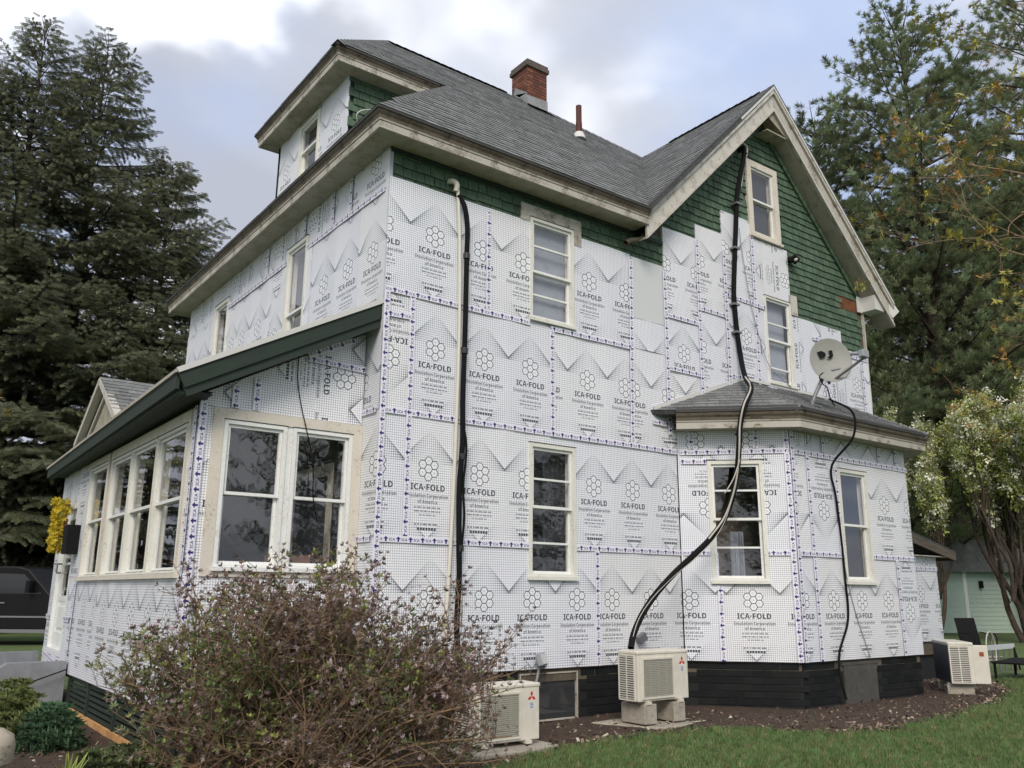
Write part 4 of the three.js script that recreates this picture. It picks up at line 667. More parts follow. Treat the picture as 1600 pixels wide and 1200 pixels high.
{ // grass
  R = mulberry(404);
  const tuft = blade(Array.from({ length: 9 }, () => { const a = rr(0, 6.28), t = rr(0.1, 0.65); return [V(rr(-0.02, 0.02), 0, rr(-0.02, 0.02)), V(Math.cos(a) * Math.sin(t), Math.cos(t), Math.sin(a) * Math.sin(t)), rr(0.03, 0.075), rr(0.0016, 0.003)]; }));
  const l = [], c = []; let n = 0;
  while (n < 64000) { const x = rr(-1, 13), z = rr(0.4, 5.2); if (z < edgeZ(x) + rr(-0.12, 0.06) || (x < 0.4 && z < 1.8)) { if (R() < 0.985) continue; } n++; const lush = 0.5 + 0.5 * perlin.noise(x * 1.1, z * 1.1, 9); if (R() > 0.45 + 0.7 * lush) continue; l.push(mtx(V(x, groundY(x, z), z), eul(0, rr(0, 6.28), 0), rr(0.6, 1.2) * (0.7 + 0.6 * lush))); const f = rr(0.7, 1.25), dry = R() < 0.12 ? 1 : 0; c.push(dry ? tint(0.26 * f, 0.23 * f, 0.11 * f) : tint(lerp(0.1, 0.16, R()) * f, lerp(0.19, 0.23, R()) * f, 0.065 * f)); }
  tag(inst('grass', tuft, leafMat(1, 1, 1, 0.2), l, scene, c), 'short green lawn grass in the foreground', 'grass', null, 'stuff');
}
{ // bark mulch
  R = mulberry(405);
  const chip = metric(new THREE.BoxGeometry(0.062, 0.01, 0.018)), l = [], c = [];
  for (let k = 0; k < 34000; k++) { const x = rr(-4.2, 10.4), z = rr(-5, 2.3); if (z > edgeZ(x) + 0.1 * R() || (x > -1.6 && x < 8.7 && z < (x > 4.1 && x < 7.8 ? 0.9 : -0.05))) continue; l.push(mtx(V(x, groundY(x, z) + 0.012 + 0.03 * smooth(0.35, 0, Math.max(0, 0.35 - (edgeZ(x) - z))) * 0 + rr(0, 0.022), z), eul(rr(-0.9, 0.9), rr(0, 6.28), rr(-0.7, 0.7)), V(rr(0.4, 1.6), 1, rr(0.6, 1.5)))); const p = R(); c.push(p < 0.035 ? tint(0.5, 0.45, 0.37) : p < 0.22 ? tint(0.24, 0.185, 0.135) : p < 0.6 ? tint(0.1, 0.068, 0.052) : tint(0.04, 0.03, 0.026)); }
  tag(inst('mulch_chips', chip, std({ color: 0xffffff, roughness: 1 }), l, scene, c), 'brown bark mulch along the foundation', 'mulch', null, 'stuff');
  for (const [x, z, a, s] of [[5.9, 1.35, 0.3, 1.2], [6.25, 1.5, 1.2, 0.8], [4.6, 1.75, -0.4, 1], [7.6, 1.45, 0.1, 1.7]]) { const o = obj('wood_splinter', metric(new THREE.BoxGeometry(0.12 * s, 0.012, 0.022)), std({ color: tint(0.45, 0.38, 0.28) })); o.position.set(x, groundY(x, z) + 0.035, z); o.rotation.y = a; tag(o, ['pale wood splinter below the bay corner', 'short pale splinter on mulch below the boarded opening', 'pale splinter at the lawn edge before the bay', 'longest pale splinter on the mulch, near the rear heat pump'][[1.2, 0.8, 1, 1.7].indexOf(s)], 'wood scrap', 'splinters on the mulch'); }
}

// ---------------------------------------------------------------- heat pumps
const red = std({ color: tint(0.55, 0.02, 0.02), roughness: 0.5 });
const sticker = std({ map: canvasTex(128, 128, (x) => { x.fillStyle = '#dcd9cf'; x.fillRect(0, 0, 128, 128); x.fillStyle = '#4a55a8'; x.fillRect(22, 14, 84, 16); x.fillStyle = '#3f6fb4'; for (let k = 0; k < 3; k++) x.fillRect(16 + 6 * k, 44 + 26 * k, 96 - 12 * k, 14); }), roughness: 0.5 });
function heatPump(pos, turn, label, coilBack = false) { // origin: middle of the base, front +z
  const t = thing('heat_pump', label, 'heat pump', pos, turn, 'outdoor heat pump units'), w = 0.72, h = 0.487, d = 0.27;
  obj('body', [metric(new RoundedBoxGeometry(w, h - 0.03, d, 2, 0.012).translate(0, (h - 0.03) / 2 + 0.01, 0)), metric(new RoundedBoxGeometry(w + 0.012, 0.036, d + 0.014, 2, 0.012).translate(0, h - 0.018, 0))], M.acBody, t);
  obj('fan_panel', [...ring([-0.31, 0.14, 0.035, h - 0.065], 0.018, d / 2 - 0.01, d / 2 + 0.014), bx(0.16, 0.166, 0.01, h - 0.05, d / 2 - 0.004, d / 2 + 0.002)], M.acBody, t);
  obj('fan_recess', bx(-0.29, 0.12, 0.05, h - 0.08, d / 2 - 0.004, d / 2 + 0.0015), M.acGrille, t);
  for (let k = 0; k < 21; k++) obj('grille_bar', bx(-0.292, 0.122, 0.058 + k * 0.0168, 0.058 + k * 0.0168 + (k % 4 ? 0.005 : 0.008), d / 2 + 0.002, d / 2 + 0.008), M.acGrille, t);
  obj('grille_ribs', [-0.2, -0.085, 0.03].map((x) => bx(x - 0.003, x + 0.003, 0.052, h - 0.082, d / 2 + 0.0022, d / 2 + 0.0078)), M.acGrille, t);
  const lx_ = -w / 2; // louvred end
  obj('louvre_recess', bx(lx_ - 0.002, lx_ + 0.02, 0.03, h - 0.05, -d / 2 + 0.012, d / 2 - 0.055), M.acCoil, t);
  obj('louvre_rim', [bx(lx_ - 0.008, lx_ + 0.01, 0.016, 0.03, -d / 2 + 0.002, d / 2 - 0.045), bx(lx_ - 0.008, lx_ + 0.01, h - 0.052, h - 0.04, -d / 2 + 0.002, d / 2 - 0.045), bx(lx_ - 0.0085, lx_ + 0.01, 0.03, h - 0.052, -d / 2, -d / 2 + 0.014), bx(lx_ - 0.0085, lx_ + 0.01, 0.03, h - 0.052, d / 2 - 0.056, d / 2 - 0.042), bx(lx_ - 0.0085, lx_ + 0.01, 0.03, h - 0.052, -0.026, -0.015)], M.acBody, t);
  for (let k = 0; k < 19; k++) obj('louvre', bx(lx_ - 0.007, lx_ + 0.004, 0.038 + k * 0.0212, 0.038 + k * 0.0212 + 0.009, -d / 2 + 0.013, d / 2 - 0.055), M.acBody, t);
  const dia = (x, y, a) => { const g = slab([[0, 0], [0.0145, 0.025], [0, 0.05], [-0.0145, 0.025]], 0, 0.0015); return g.rotateZ(a).translate(x, y, d / 2 + 0.0005); };
  obj('emblem', [dia(0.27, h - 0.115, 0), dia(0.27, h - 0.115, 2.0944), dia(0.27, h - 0.115, -2.0944)], red, t);
  const st = metric(new THREE.PlaneGeometry(0.06, 0.06)); const uv = st.attributes.uv, p = st.attributes.position; for (let k = 0; k < p.count; k++) uv.setXY(k, p.getX(k) / 0.06 + 0.5, p.getY(k) / 0.06 + 0.5); st.translate(0.27, h - 0.19, d / 2 + 0.0015); obj('sticker', st, sticker, t);
  obj('base_feet', [bx(-0.26, -0.2, -0.015, 0.012, -d / 2 - 0.02, d / 2 + 0.02), bx(0.2, 0.26, -0.015, 0.012, -d / 2 - 0.02, d / 2 + 0.02)], M.acBody, t);
  if (coilBack) { obj('coil', bx(-0.34, 0.33, 0.02, h - 0.04, -d / 2 - 0.006, -d / 2 + 0.004), M.acCoil, t); }
  return t;
}
heatPump([0.955, 0.015, 0.67], 0, 'heat pump set low beside the cellar window, partly hidden by the azalea');
heatPump([2.867, 0.245, 0.72], 0, 'heat pump raised on concrete blocks below the thick black hose');
const rearUnit = heatPump([8.33, 0.155, 1.02], 0.72, 'rear heat pump beyond the bay corner, seen from its louvred end', true);
rearUnit.scale.setScalar(1.1); obj('service_cover', metric(new RoundedBoxGeometry(0.06, 0.44, 0.17, 1, 0.008).translate(-0.33, 0.235, 0.215)), M.acBody, rearUnit); obj('warning_label', bx(-0.363, -0.359, 0.33, 0.38, 0.2, 0.25), std({ color: tint(0.3, 0.08, 0.03) }), rearUnit);
const block = (p, sz, turn, label) => { const t = thing('concrete_block', label, 'concrete block', p, turn, 'blocks under the heat pumps'); const [w, h, d] = sz; obj('block', [metric(new RoundedBoxGeometry(w, h, d, 1, 0.008).translate(0, h / 2, 0), p[0], p[2])], M.concrete, t); return t; };
block([2.66, 0.045, 0.70], [0.17, 0.185, 0.33], 0, 'concrete block under the left end of the raised heat pump');
block([3.07, 0.045, 0.70], [0.17, 0.185, 0.33], 0, 'concrete block under the right end of the raised heat pump');
block([8.13, -0.06, 1.16], [0.33, 0.20, 0.17], 0.72 + Math.PI / 2, 'wide pale concrete block under the near end of the rear heat pump');
block([8.55, -0.06, 0.82], [0.33, 0.20, 0.17], 0.72 + Math.PI / 2, 'concrete block under the far end of the rear heat pump');
{ const g = (pts, h) => metric(new THREE.ExtrudeGeometry(new THREE.Shape(pts.map((p) => new THREE.Vector2(p[0], -p[1]))), { depth: h, bevelEnabled: true, bevelSize: 0.012, bevelThickness: 0.012, bevelSegments: 2 }).rotateX(-Math.PI / 2));
  const s = obj('concrete_pad', g([[2.36, 0.35], [2.5, 0.72], [2.72, 1.0], [3.0, 0.97], [3.42, 0.9], [3.3, 0.5], [2.9, 0.3]], 0.05), M.concrete); s.position.y = -0.03; tag(s, 'broken edged concrete pad under the raised heat pump', 'concrete pad');
  const s2 = obj('concrete_pad', g([[0.45, 0.45], [0.5, 0.95], [1.05, 1.0], [1.42, 0.92], [1.4, 0.45]], 0.05), M.concrete); s2.position.y = -0.075; tag(s2, 'concrete pad under the low heat pump by the azalea', 'concrete pad');
  const s3 = obj('concrete_pad', g([[7.95, 0.95], [8.2, 1.3], [8.55, 1.35], [9.1, 0.9], [8.8, 0.55]], 0.04), M.concrete); s3.position.y = -0.09; tag(s3, 'thin concrete pad under the rear heat pump', 'concrete pad'); }
// line sets, conduit, cables
{
  const c = thing('conduit', 'cream plastic conduit running down the side wall beside a black hose', 'conduit'); obj('pipe', tube([[0.79, 5.50, 0.055], [0.83, 5.0, 0.05], [0.855, 4.03, 0.05], [0.84, 2.6, 0.05], [0.80, 1.4, 0.05], [0.77, 0.75, 0.05], [0.76, 0.45, 0.05]], 0.019, 40, 8), M.cream, c); obj('elbow', tube([[0.77, 5.46, 0.05], [0.775, 5.54, 0.06], [0.74, 5.58, 0.03], [0.72, 5.585, -0.02]], 0.03, 14, 8), M.cream, c);
  const h = thing('refrigerant_hose', 'black insulated hose hanging down the side wall to the low heat pump', 'hose', [0, 0, 0], 0, 'refrigerant hoses'); obj('hose', [tube([[0.80, 5.42, 0.06], [0.855, 5.33, 0.08], [0.90, 5.1, 0.09], [0.905, 4.74, 0.085], [0.905, 3.9, 0.085], [0.895, 3.2, 0.085], [0.90, 2.75, 0.09], [0.878, 2.3, 0.085], [0.885, 1.8, 0.085], [0.895, 1.44, 0.09], [0.875, 0.9, 0.1], [0.84, 0.55, 0.25], [0.74, 0.35, 0.5]], 0.028, 90, 9), tube([[0.885, 2.95, 0.11], [0.93, 2.7, 0.115], [0.905, 2.3, 0.11], [0.92, 2.0, 0.115], [0.89, 1.6, 0.11]], 0.012, 40, 6)], M.rubber, h);
  obj('hose_wrap', [4.74, 3.7, 2.6, 1.7].map((y) => flat(new THREE.CylinderGeometry(0.037, 0.036, 0.06, 10).translate(0.902, y, 0.087))), std({ color: tint(0.03, 0.03, 0.032), roughness: 0.35 }), h);
  const p2 = [[5.66, 7.60, 0.03], [5.71, 7.66, 0.08], [5.68, 7.55, 0.12], [5.60, 7.2, 0.1], [5.53, 6.9, 0.075], [5.46, 6.3, 0.06], [5.38, 5.7, 0.06], [5.335, 5.3, 0.06], [5.34, 4.8, 0.07], [5.36, 4.35, 0.1], [5.16, 4.05, 0.3], [4.66, 3.72, 0.76], [4.40, 3.45, 0.84], [4.36, 3.23, 0.80], [4.34, 2.96, 0.78], [4.36, 2.7, 0.72], [4.31, 2.42, 0.68], [4.23, 2.14, 0.6], [4.05, 1.90, 0.52], [3.75, 1.69, 0.5], [3.42, 1.48, 0.5], [3.11, 1.24, 0.5], [2.91, 1.04, 0.51], [2.76, 0.85, 0.54], [2.69, 0.74, 0.58]];
  const h2 = thing('refrigerant_hose', 'thick black hose from the gable over the bay roof, curving to the raised heat pump', 'hose', [0, 0, 0], 0, 'refrigerant hoses'); obj('hose', tube(p2, 0.034, 170, 9), M.rubber, h2); obj('wrapped_line', tube(p2.slice(10, 19).map(([x, y, z], i) => [x - 0.028 - 0.012 * Math.sin(i), y, z + 0.022]), 0.011, 70, 7), M.wire, h2);
  obj('loose_wire', [tube(p2.slice(15, 24).map(([x, y, z], i) => [x - 0.03 - 0.03 * Math.sin(i * 1.1), y - 0.035 - 0.03 * Math.sin(i * 0.8), z + 0.03]), 0.0045, 60, 5), tube([[4.36, 2.85, 0.78], [4.24, 2.6, 0.76], [4.12, 2.42, 0.72]], 0.007, 16, 5)], M.wire, h2);
  obj('clip', [[5.505, 6.7, 0.06], [5.42, 6.0, 0.05], [5.337, 5.15, 0.05], [5.345, 4.75, 0.055]].map((p) => bx(p[0] - 0.06, p[0] + 0.06, p[1] - 0.014, p[1] + 0.014, 0.0, p[2] + 0.055)), M.steel, h2);
  obj('spout', [tube([[5.60, 7.70, -0.02], [5.68, 7.72, 0.08], [5.74, 7.66, 0.12], [5.74, 7.56, 0.12]], 0.02, 20, 7), tube([[5.70, 7.70, 0.06], [5.76, 7.62, 0.12], [5.70, 7.4, 0.1], [5.62, 7.0, 0.08]], 0.008, 20, 6)], M.wire, h2);
  const wire = (pts, r, label, m = M.rubber) => tag(obj('cable', tube(pts, r, 60, 6), m), label, 'cable', 'loose cables');
  wire([[5.55, 6.35, 0.05], [5.6, 6.0, 0.04], [5.74, 5.2, 0.04], [5.9, 4.7, 0.04], [6.02, 4.42, 0.05], [6.2, 4.3, 0.05], [6.5, 4.16, 0.06]], 0.006, 'thin grey cable sagging beside the window over the bay roof', M.greyPlastic);
  wire([[5.86, 3.72, 1.05], [5.87, 3.5, 1.35], [5.86, 3.2, 1.34], [5.83, 2.85, 1.02], [5.9, 2.5, 1.0], [5.96, 2.1, 0.985], [5.98, 1.5, 0.985], [5.97, 1.0, 0.985], [5.72, 0.6, 0.99], [5.66, 0.35, 1.02], [5.7, 0.1, 1.05]], 0.014, 'black cable dropping from the satellite dish down the bay wall');
  wire([[5.98, 1.7, 0.985], [6.08, 1.35, 0.97], [6.2, 1.0, 0.97], [6.33, 0.7, 0.975], [6.4, 0.54, 0.975]], 0.006, 'thin grey cable slanting below the bay window', M.greyPlastic);
  wire([[-0.72, 3.47, ZS + 0.02], [-0.71, 3.2, ZS + 0.02], [-0.66, 2.95, ZS + 0.03], [-0.6, 2.75, ZS + 0.035], [-0.52, 2.45, ZS + 0.04], [-0.49, 2.1, ZS + 0.04], [-0.44, 1.9, ZS + 0.04]], 0.005, 'thin black wire hanging over the porch side window');
  wire([[-1.6, 0.36, -4.56], [-2.0, 0.22, -4.55], [-2.5, 0.02, -4.54], [-2.9, -0.12, -4.52]], 0.008, 'dark cable running down the grey stoop wall');
  wire([[0.55, 7.2, -2.03], [0.52, 7.28, -1.98], [0.62, 7.37, -1.96], [0.85, 7.4, -1.95], [1.0, 7.36, -1.97]], 0.008, 'white wire curl on the dormer cheek', M.dripWhite);
}
{ // flood lights
  const f = thing('flood_light', 'grey flood light on a stub of conduit beside the low heat pump', 'flood light', [1.86, 0.55, 0.0]); obj('stem', rod([0, -0.25, 0.03], [0.05, 0.02, 0.06], 0.014), M.greyPlastic, f); const hd = obj('lamp_head', [metric(new RoundedBoxGeometry(0.15, 0.13, 0.06, 2, 0.015)), flat(new THREE.CylinderGeometry(0.03, 0.04, 0.06, 10).rotateX(Math.PI / 2).translate(0.06, -0.05, -0.03))], M.greyPlastic, f); hd.position.set(0.05, 0.08, 0.09); hd.rotation.set(-0.35, 0.5, 0.15); const gl = obj('lens', bx(-0.06, 0.06, -0.05, 0.05, 0.031, 0.034), M.dripWhite, f); gl.position.copy(hd.position); gl.rotation.copy(hd.rotation);
  const g = thing('flood_light', 'small motion light on the green gable right of the boards', 'flood light', [6.76, 6.18, 0.0]); obj('plate', rod([0, 0, -0.01], [0, 0, 0.04], 0.05), M.blackMetal, g); obj('lamp_head', [flat(new THREE.CylinderGeometry(0.035, 0.045, 0.11, 12).rotateX(1.1).translate(-0.03, -0.01, 0.1)), flat(new THREE.CylinderGeometry(0.03, 0.04, 0.1, 12).rotateX(1.2).translate(0.05, -0.02, 0.09))], M.blackMetal, g); obj('lens', flat(new THREE.SphereGeometry(0.03, 10, 8).translate(-0.02, -0.035, 0.13)), M.dripWhite, g);
  const j = thing('shut_off_box', 'small dark disconnect lever behind the raised heat pump', 'switch box', [3.37, 0.75, 0.03]); const b = obj('box', metric(new RoundedBoxGeometry(0.12, 0.09, 0.06, 1, 0.006)), M.steel, j); b.rotation.z = 0.5; b.position.set(0, 0.05, 0.03);
}
{ // satellite dish on the bay roof
  const t = thing('satellite_dish', 'grey satellite dish on a bent mast standing on the bay roof', 'satellite dish', [5.66, 3.66, 0.93]);
  obj('foot', [bx(-0.07, 0.07, -0.06, -0.035, -0.09, 0.09), rod([0, -0.05, 0], [0, 0.03, 0], 0.03)], M.steel, t);
  obj('mast', tube([[0, -0.02, 0], [0.08, 0.12, 0.0], [0.2, 0.3, 0.02], [0.24, 0.38, 0.03]], 0.024, 16, 9), M.steel, t);
  const dir = V(0.05, 0.34, 1).normalize(), head = new THREE.Group(); // points up and out
  const dish = flat(new THREE.LatheGeometry(Array.from({ length: 13 }, (_, k) => new THREE.Vector2(0.275 * k / 12, 0.055 * (k / 12) ** 2)).concat([new THREE.Vector2(0.281, 0.057), new THREE.Vector2(0.275, 0.049), new THREE.Vector2(0.12, 0.006), new THREE.Vector2(0.001, -0.008)]), 48).rotateX(Math.PI / 2).scale(0.98, 1.08, 1));
  const q = new THREE.Quaternion().setFromEuler(new THREE.Euler(-0.10, -0.62, -0.08, 'YXZ')), at = V(0.315, 0.585, 0.09);
  const put = (n, g, m) => { const o = obj(n, g, m, t); o.quaternion.copy(q); o.position.copy(at); return o; };
  put('reflector', dish, std({ map: speck([150, 151, 146], 0.07, 0.3), roughness: 0.55 }));
  put('bracket', [bx(-0.05, 0.05, -0.14, 0.02, -0.06, -0.012), rod([0, -0.16, -0.04], [0, -0.3, -0.03], 0.018)], M.steel);
  put('feed_arm', [rod([0.03, -0.27, 0.0], [0.30, -0.06, 0.34], 0.017), rod([0.03, -0.27, 0.0], [0, -0.2, -0.04], 0.017)], M.steel);
  put('feed_horn', [rod([0.28, 0.0, 0.35], [0.17, 0.02, 0.27], 0.03, 0.022), metric(new RoundedBoxGeometry(0.12, 0.1, 0.08, 2, 0.012).rotateY(0.5).translate(0.30, -0.01, 0.36))], M.greyPlastic);
  const mark = (pts, h) => slab(pts, 0, 0.002).translate(0, 0, h);
  put('emblem', [mark([[-0.17, 0.10], [-0.11, 0.125], [-0.06, 0.10], [-0.055, 0.055], [-0.09, 0.03], [-0.13, 0.02]], 0.036), mark([[-0.045, 0.04], [-0.01, 0.06], [0.0, 0.10], [-0.02, 0.135], [0.03, 0.15], [0.045, 0.07], [0.01, 0.03]], 0.032)], M.blackMetal);
  put('label_plate', mark([[0.02, -0.13], [0.14, -0.095], [0.135, -0.07], [0.015, -0.105]], 0.028), M.greyPlastic);
  obj('lead', tube([[0.2, 0.42, 0.06], [0.13, 0.36, 0.05], [0.14, 0.26, 0.08], [0.2, 0.22, 0.1], [0.22, 0.08, 0.12], [0.21, -0.04, 0.18]], 0.008, 30, 6), M.rubber, t);
}
{ // wreath and mailbox
  R = mulberry(61); const w = thing('wreath', 'bushy yellow flower wreath hanging on the front door', 'wreath', [PX - 0.06, 1.78, -5.62]);
  const petal = blade(Array.from({ length: 6 }, (_, k) => { const a = k / 6 * 6.28; return [V(0, 0, 0), V(Math.cos(a) * 0.8, 0.5, Math.sin(a) * 0.8).normalize(), 0.03, 0.006]; })), l = [], c = [];
  for (let k = 0; k < 700; k++) { const a = rr(0, 6.28), e = rr(-1, 1), r = rr(0.5, 1); const nn = 1 + 0.35 * perlin.noise(a * 1.3, e * 3, 4); l.push(mtx(V(-0.1 + Math.cos(a) * 0.10 * r * nn, 0.33 + e * 0.33 * nn, Math.sin(a) * 0.17 * r * nn * Math.sqrt(1 - e * e * 0.9)), eul(rr(-2, 2), rr(0, 6.28), rr(-2, 2)), rr(0.9, 1.7))); const f = rr(0.75, 1.1); c.push(R() < 0.1 ? tint(0.2, 0.25, 0.03) : tint(0.74 * f, 0.58 * f, 0.03)); }
  inst('flowers', petal, leafMat(1, 1, 1, 0.3), l, w, c); obj('hoop', flat(new THREE.TorusGeometry(0.15, 0.015, 8, 24).rotateY(Math.PI / 2).translate(-0.05, 0.33, 0)), M.wood, w);
  const m = thing('mailbox', 'black mailbox on the wall between the door and the porch window', 'mailbox', [PX - 0.02, 1.72, -5.06]); obj('box', [bx(-0.14, 0.01, 0, 0.36, -0.14, 0.14)], M.blackMetal, m); obj('lid', metric(new THREE.CylinderGeometry(0.15, 0.15, 0.29, 16, 1, false, 0, Math.PI / 2).rotateX(Math.PI / 2).rotateZ(Math.PI / 2).translate(0.005, 0.36, 0)), M.blackMetal, m); obj('flag', bx(-0.1, -0.085, 0.36, 0.5, -0.13, -0.12), M.dripWhite, m);
}
{ // stoop
  const s = thing('stoop', 'grey painted concrete stoop with low side walls before the porch door', 'stoop', [0, 0, 0]);
  const side = (z0, z1, n) => obj(n, xf(slab([[-1.60, -0.6], [-1.60, 0.44], [-2.22, 0.44], [-2.34, 0.36], [-3.4, -0.3], [-3.4, -0.6]], 0, z1 - z0), new THREE.Matrix4().makeTranslation(0, 0, z0)), M.greyPaint, s);
  side(-4.86, -4.64, 'side_wall'); side(-6.9, -6.68, 'side_wall');
  obj('landing', bx(-2.3, -1.6, -0.4, 0.28, -6.67, -4.87), M.greyPaint, s); obj('tread', bx(-2.65, -2.31, -0.4, 0.1, -6.67, -4.87), M.greyPaint, s); obj('tread', bx(-3.0, -2.66, -0.4, -0.08, -6.67, -4.87), M.greyPaint, s);
}
{ // pillar at the near left corner
  const t = thing('stone_pillar', 'pale stone pillar with a rounded cap at the lower left corner', 'pillar', [-3.0, -0.3, 1.07]);
  obj('shaft', metric(new RoundedBoxGeometry(0.20, 0.6, 0.20, 2, 0.02).translate(0, 0.28, 0)), M.concrete, t); obj('cap', flat(new THREE.LatheGeometry([[0.001, 0.80], [0.08, 0.79], [0.135, 0.755], [0.15, 0.70], [0.148, 0.61], [0.13, 0.59], [0.09, 0.575], [0.001, 0.575]].map((p) => new THREE.Vector2(p[0], p[1])).reverse(), 32)), std({ map: paintTex([178, 170, 154], [130, 122, 106], [100, 94, 80], 0.7, 13), roughness: 0.95 }), t);
}
// ---------------------------------------------------------------- plants
const bark = (c, s) => std({ map: pixelTex(256, 256, (u, v) => { const n = 0.5 * N61(u + s, v * 0.25) + 0.3 * N23(u, v * 0.5 + s) + 0.2 * N150(u, v), f = 0.6 + 0.8 * n; return [c[0] * f, c[1] * f, c[2] * f]; }), bumpMap: grainTex, bumpScale: 0.01, roughness: 1 });
const barkDark = bark([70, 60, 52], 0.1), barkGrey = bark([120, 108, 94], 0.4), barkTwig = bark([158, 132, 106], 0.7);
function limb(pts, r0, r1, rad = 6) { // tapered bent limb
  const cv = new THREE.CatmullRomCurve3(pts, false, 'centripetal'), n = Math.max(2, (pts.length - 1) * 3), g = new THREE.TubeGeometry(cv, n, 1, rad), p = g.attributes.position, c = V(0, 0, 0), per = rad + 1;
  for (let i = 0; i <= n; i++) { cv.getPointAt(i / n, c); const r = lerp(r0, r1, Math.pow(i / n, 0.8)); for (let k = 0; k < per; k++) { const j = i * per + k; p.setXYZ(j, c.x + (p.getX(j) - c.x) * r, c.y + (p.getY(j) - c.y) * r, c.z + (p.getZ(j) - c.z) * r); } }
  const uv = g.attributes.uv; for (let i = 0; i < uv.count; i++) uv.setXY(i, uv.getX(i) * 3, uv.getY(i)); return flat(g);
}
const qTo = (d) => new THREE.Quaternion().setFromUnitVectors(V(0, 0, 1), d.clone().normalize());
{ // azalea in front of the porch corner
  R = mulberry(2024);
  const a = thing('azalea_bush', 'large sparse azalea with brown purple buds and small green leaves before the porch', 'shrub', [-1.12, -0.16, 1.25]);
  const rt = V(0.80, 0, 0.60), fw = V(0.60, 0, -0.80), wood = [], tips = [];
  for (let k = 0; k < 110; k++) {
    const ang = rr(0, 6.28), ca = Math.cos(ang), sa = Math.sin(ang), el = Math.pow(R(), 1.05) * 1.3 + 0.05, reach = rr(0.72, 1.03);
    // crown: wide along the picture, lower on the sides
    const low = Math.sin(el) < 0.35 && ca < -0.3 ? 0.62 : 1, rx_ = (ca > 0 ? 1.6 : 1.68) * low, tip = rt.clone().multiplyScalar(Math.cos(el) * ca * rx_ * reach).addScaledVector(fw, Math.cos(el) * sa * 0.85 * reach).add(V(0, (0.12 + Math.pow(Math.sin(el), 0.72) * 1.42) * reach, 0));
    const base = V(rr(-0.3, 0.3), 0, rr(-0.25, 0.25)), mid = base.clone().lerp(tip, 0.5).add(V(rr(-0.12, 0.12), rr(0.0, 0.2), rr(-0.12, 0.12)));
    wood.push(limb([base, base.clone().lerp(mid, 0.5).add(V(rr(-0.05, 0.05), 0.05, rr(-0.05, 0.05))), mid, tip], rr(0.011, 0.019), 0.004, 5));
    for (let b = 0; b < 13; b++) {
      const t = rr(0.38, 1), p0 = base.clone().lerp(mid, Math.min(1, t * 2)).lerp(tip, Math.max(0, t * 2 - 1)), out = tip.clone().sub(base).normalize(), d = V(rr(-1, 1), rr(-0.25, 0.9), rr(-1, 1)).normalize().multiplyScalar(0.75).add(out.multiplyScalar(0.55)).normalize(), l = rr(0.16, 0.42), p1 = p0.clone().addScaledVector(d, l).add(V(0, 0.05, 0));
      if (p1.y < 0.05) continue; const pm = p0.clone().lerp(p1, 0.5).add(V(rr(-0.03, 0.03), rr(-0.01, 0.05), rr(-0.03, 0.03))); wood.push(limb([p0, pm, p1], 0.005, 0.0022, 4));
      tips.push([p1, d]);
      for (let c = 0; c < 5; c++) { const s = rr(0.25, 1), q0 = p0.clone().lerp(pm, Math.min(1, s * 2)).lerp(p1, Math.max(0, s * 2 - 1)), e = V(rr(-1, 1), rr(-0.2, 1.1), rr(-1, 1)).normalize(), q1 = q0.clone().addScaledVector(e, rr(0.06, 0.17)); if (q1.y < 0.03) continue; wood.push(limb([q0, q0.clone().lerp(q1, 0.5).add(V(0, 0.01, 0)), q1], 0.0026, 0.0013, 3)); tips.push([q1, e]); if (R() < 0.8) tips.push([q0.clone().lerp(q1, 0.55), e]); }
    }
  }
  for (let k = 0; k < 16; k++) { const d = rt.clone().multiplyScalar(rr(-1.4, 1.4)).addScaledVector(fw, rr(-0.95, -0.55)).add(V(0, rr(0.05, 0.5), 0)), b = V(rr(-0.4, 0.5), rr(0.1, 0.4), rr(-0.2, 0.2)).addScaledVector(fw, -0.3); wood.push(limb([b, b.clone().lerp(d, 0.5).add(V(rr(-0.1, 0.1), rr(0.05, 0.2), rr(-0.1, 0.1))), d], 0.0055, 0.0025, 5)); } // bare stems in front
  obj('stems', wood, barkTwig, a);
  const rosette = (n, len, wid, open) => blade(Array.from({ length: n }, (_, k) => { const u = k / n * 6.28 + rr(-0.3, 0.3), o = open * rr(0.5, 1.2); return [V(0, 0, 0), V(Math.cos(u) * Math.sin(o), Math.sin(u) * Math.sin(o), Math.cos(o)), len * rr(0.7, 1.15), wid * rr(0.8, 1.2)]; }));
  const groups = { brown: [rosette(6, 0.031, 0.0046, 0.7), [], []], green: [rosette(8, 0.035, 0.0058, 1.1), [], []] };
  for (const [p, d] of tips) {
    const h = p.y / 1.5, w = perlin.noise(p.x * 1.5, p.y * 1.5, p.z * 1.5 + 3), green = R() < clamp(0.2 - 0.25 * (h - 0.4) - 0.3 * p.dot(rt) / 1.5 + 0.8 * w, 0.03, 0.95), g = groups[green ? 'green' : 'brown'], f = rr(0.85, 1.7);
    g[1].push(mtx(p, qTo(d), rr(0.75, 1.35))); g[2].push(green ? (R() < 0.35 ? tint(0.23 * f, 0.25 * f, 0.075 * f) : tint(0.13 * f, 0.165 * f, 0.06 * f)) : (R() < 0.24 ? tint(0.36 * f, 0.28 * f, 0.30 * f) : R() < 0.6 ? tint(0.19 * f, 0.135 * f, 0.1 * f) : tint(0.14 * f, 0.095 * f, 0.085 * f)));
  }
  inst('bud_leaves', groups.brown[0], leafMat(1, 1, 1, 0.2), groups.brown[1], a, groups.brown[2]); inst('green_leaves', groups.green[0], leafMat(1, 1, 1, 0.25), groups.green[1], a, groups.green[2]);
}
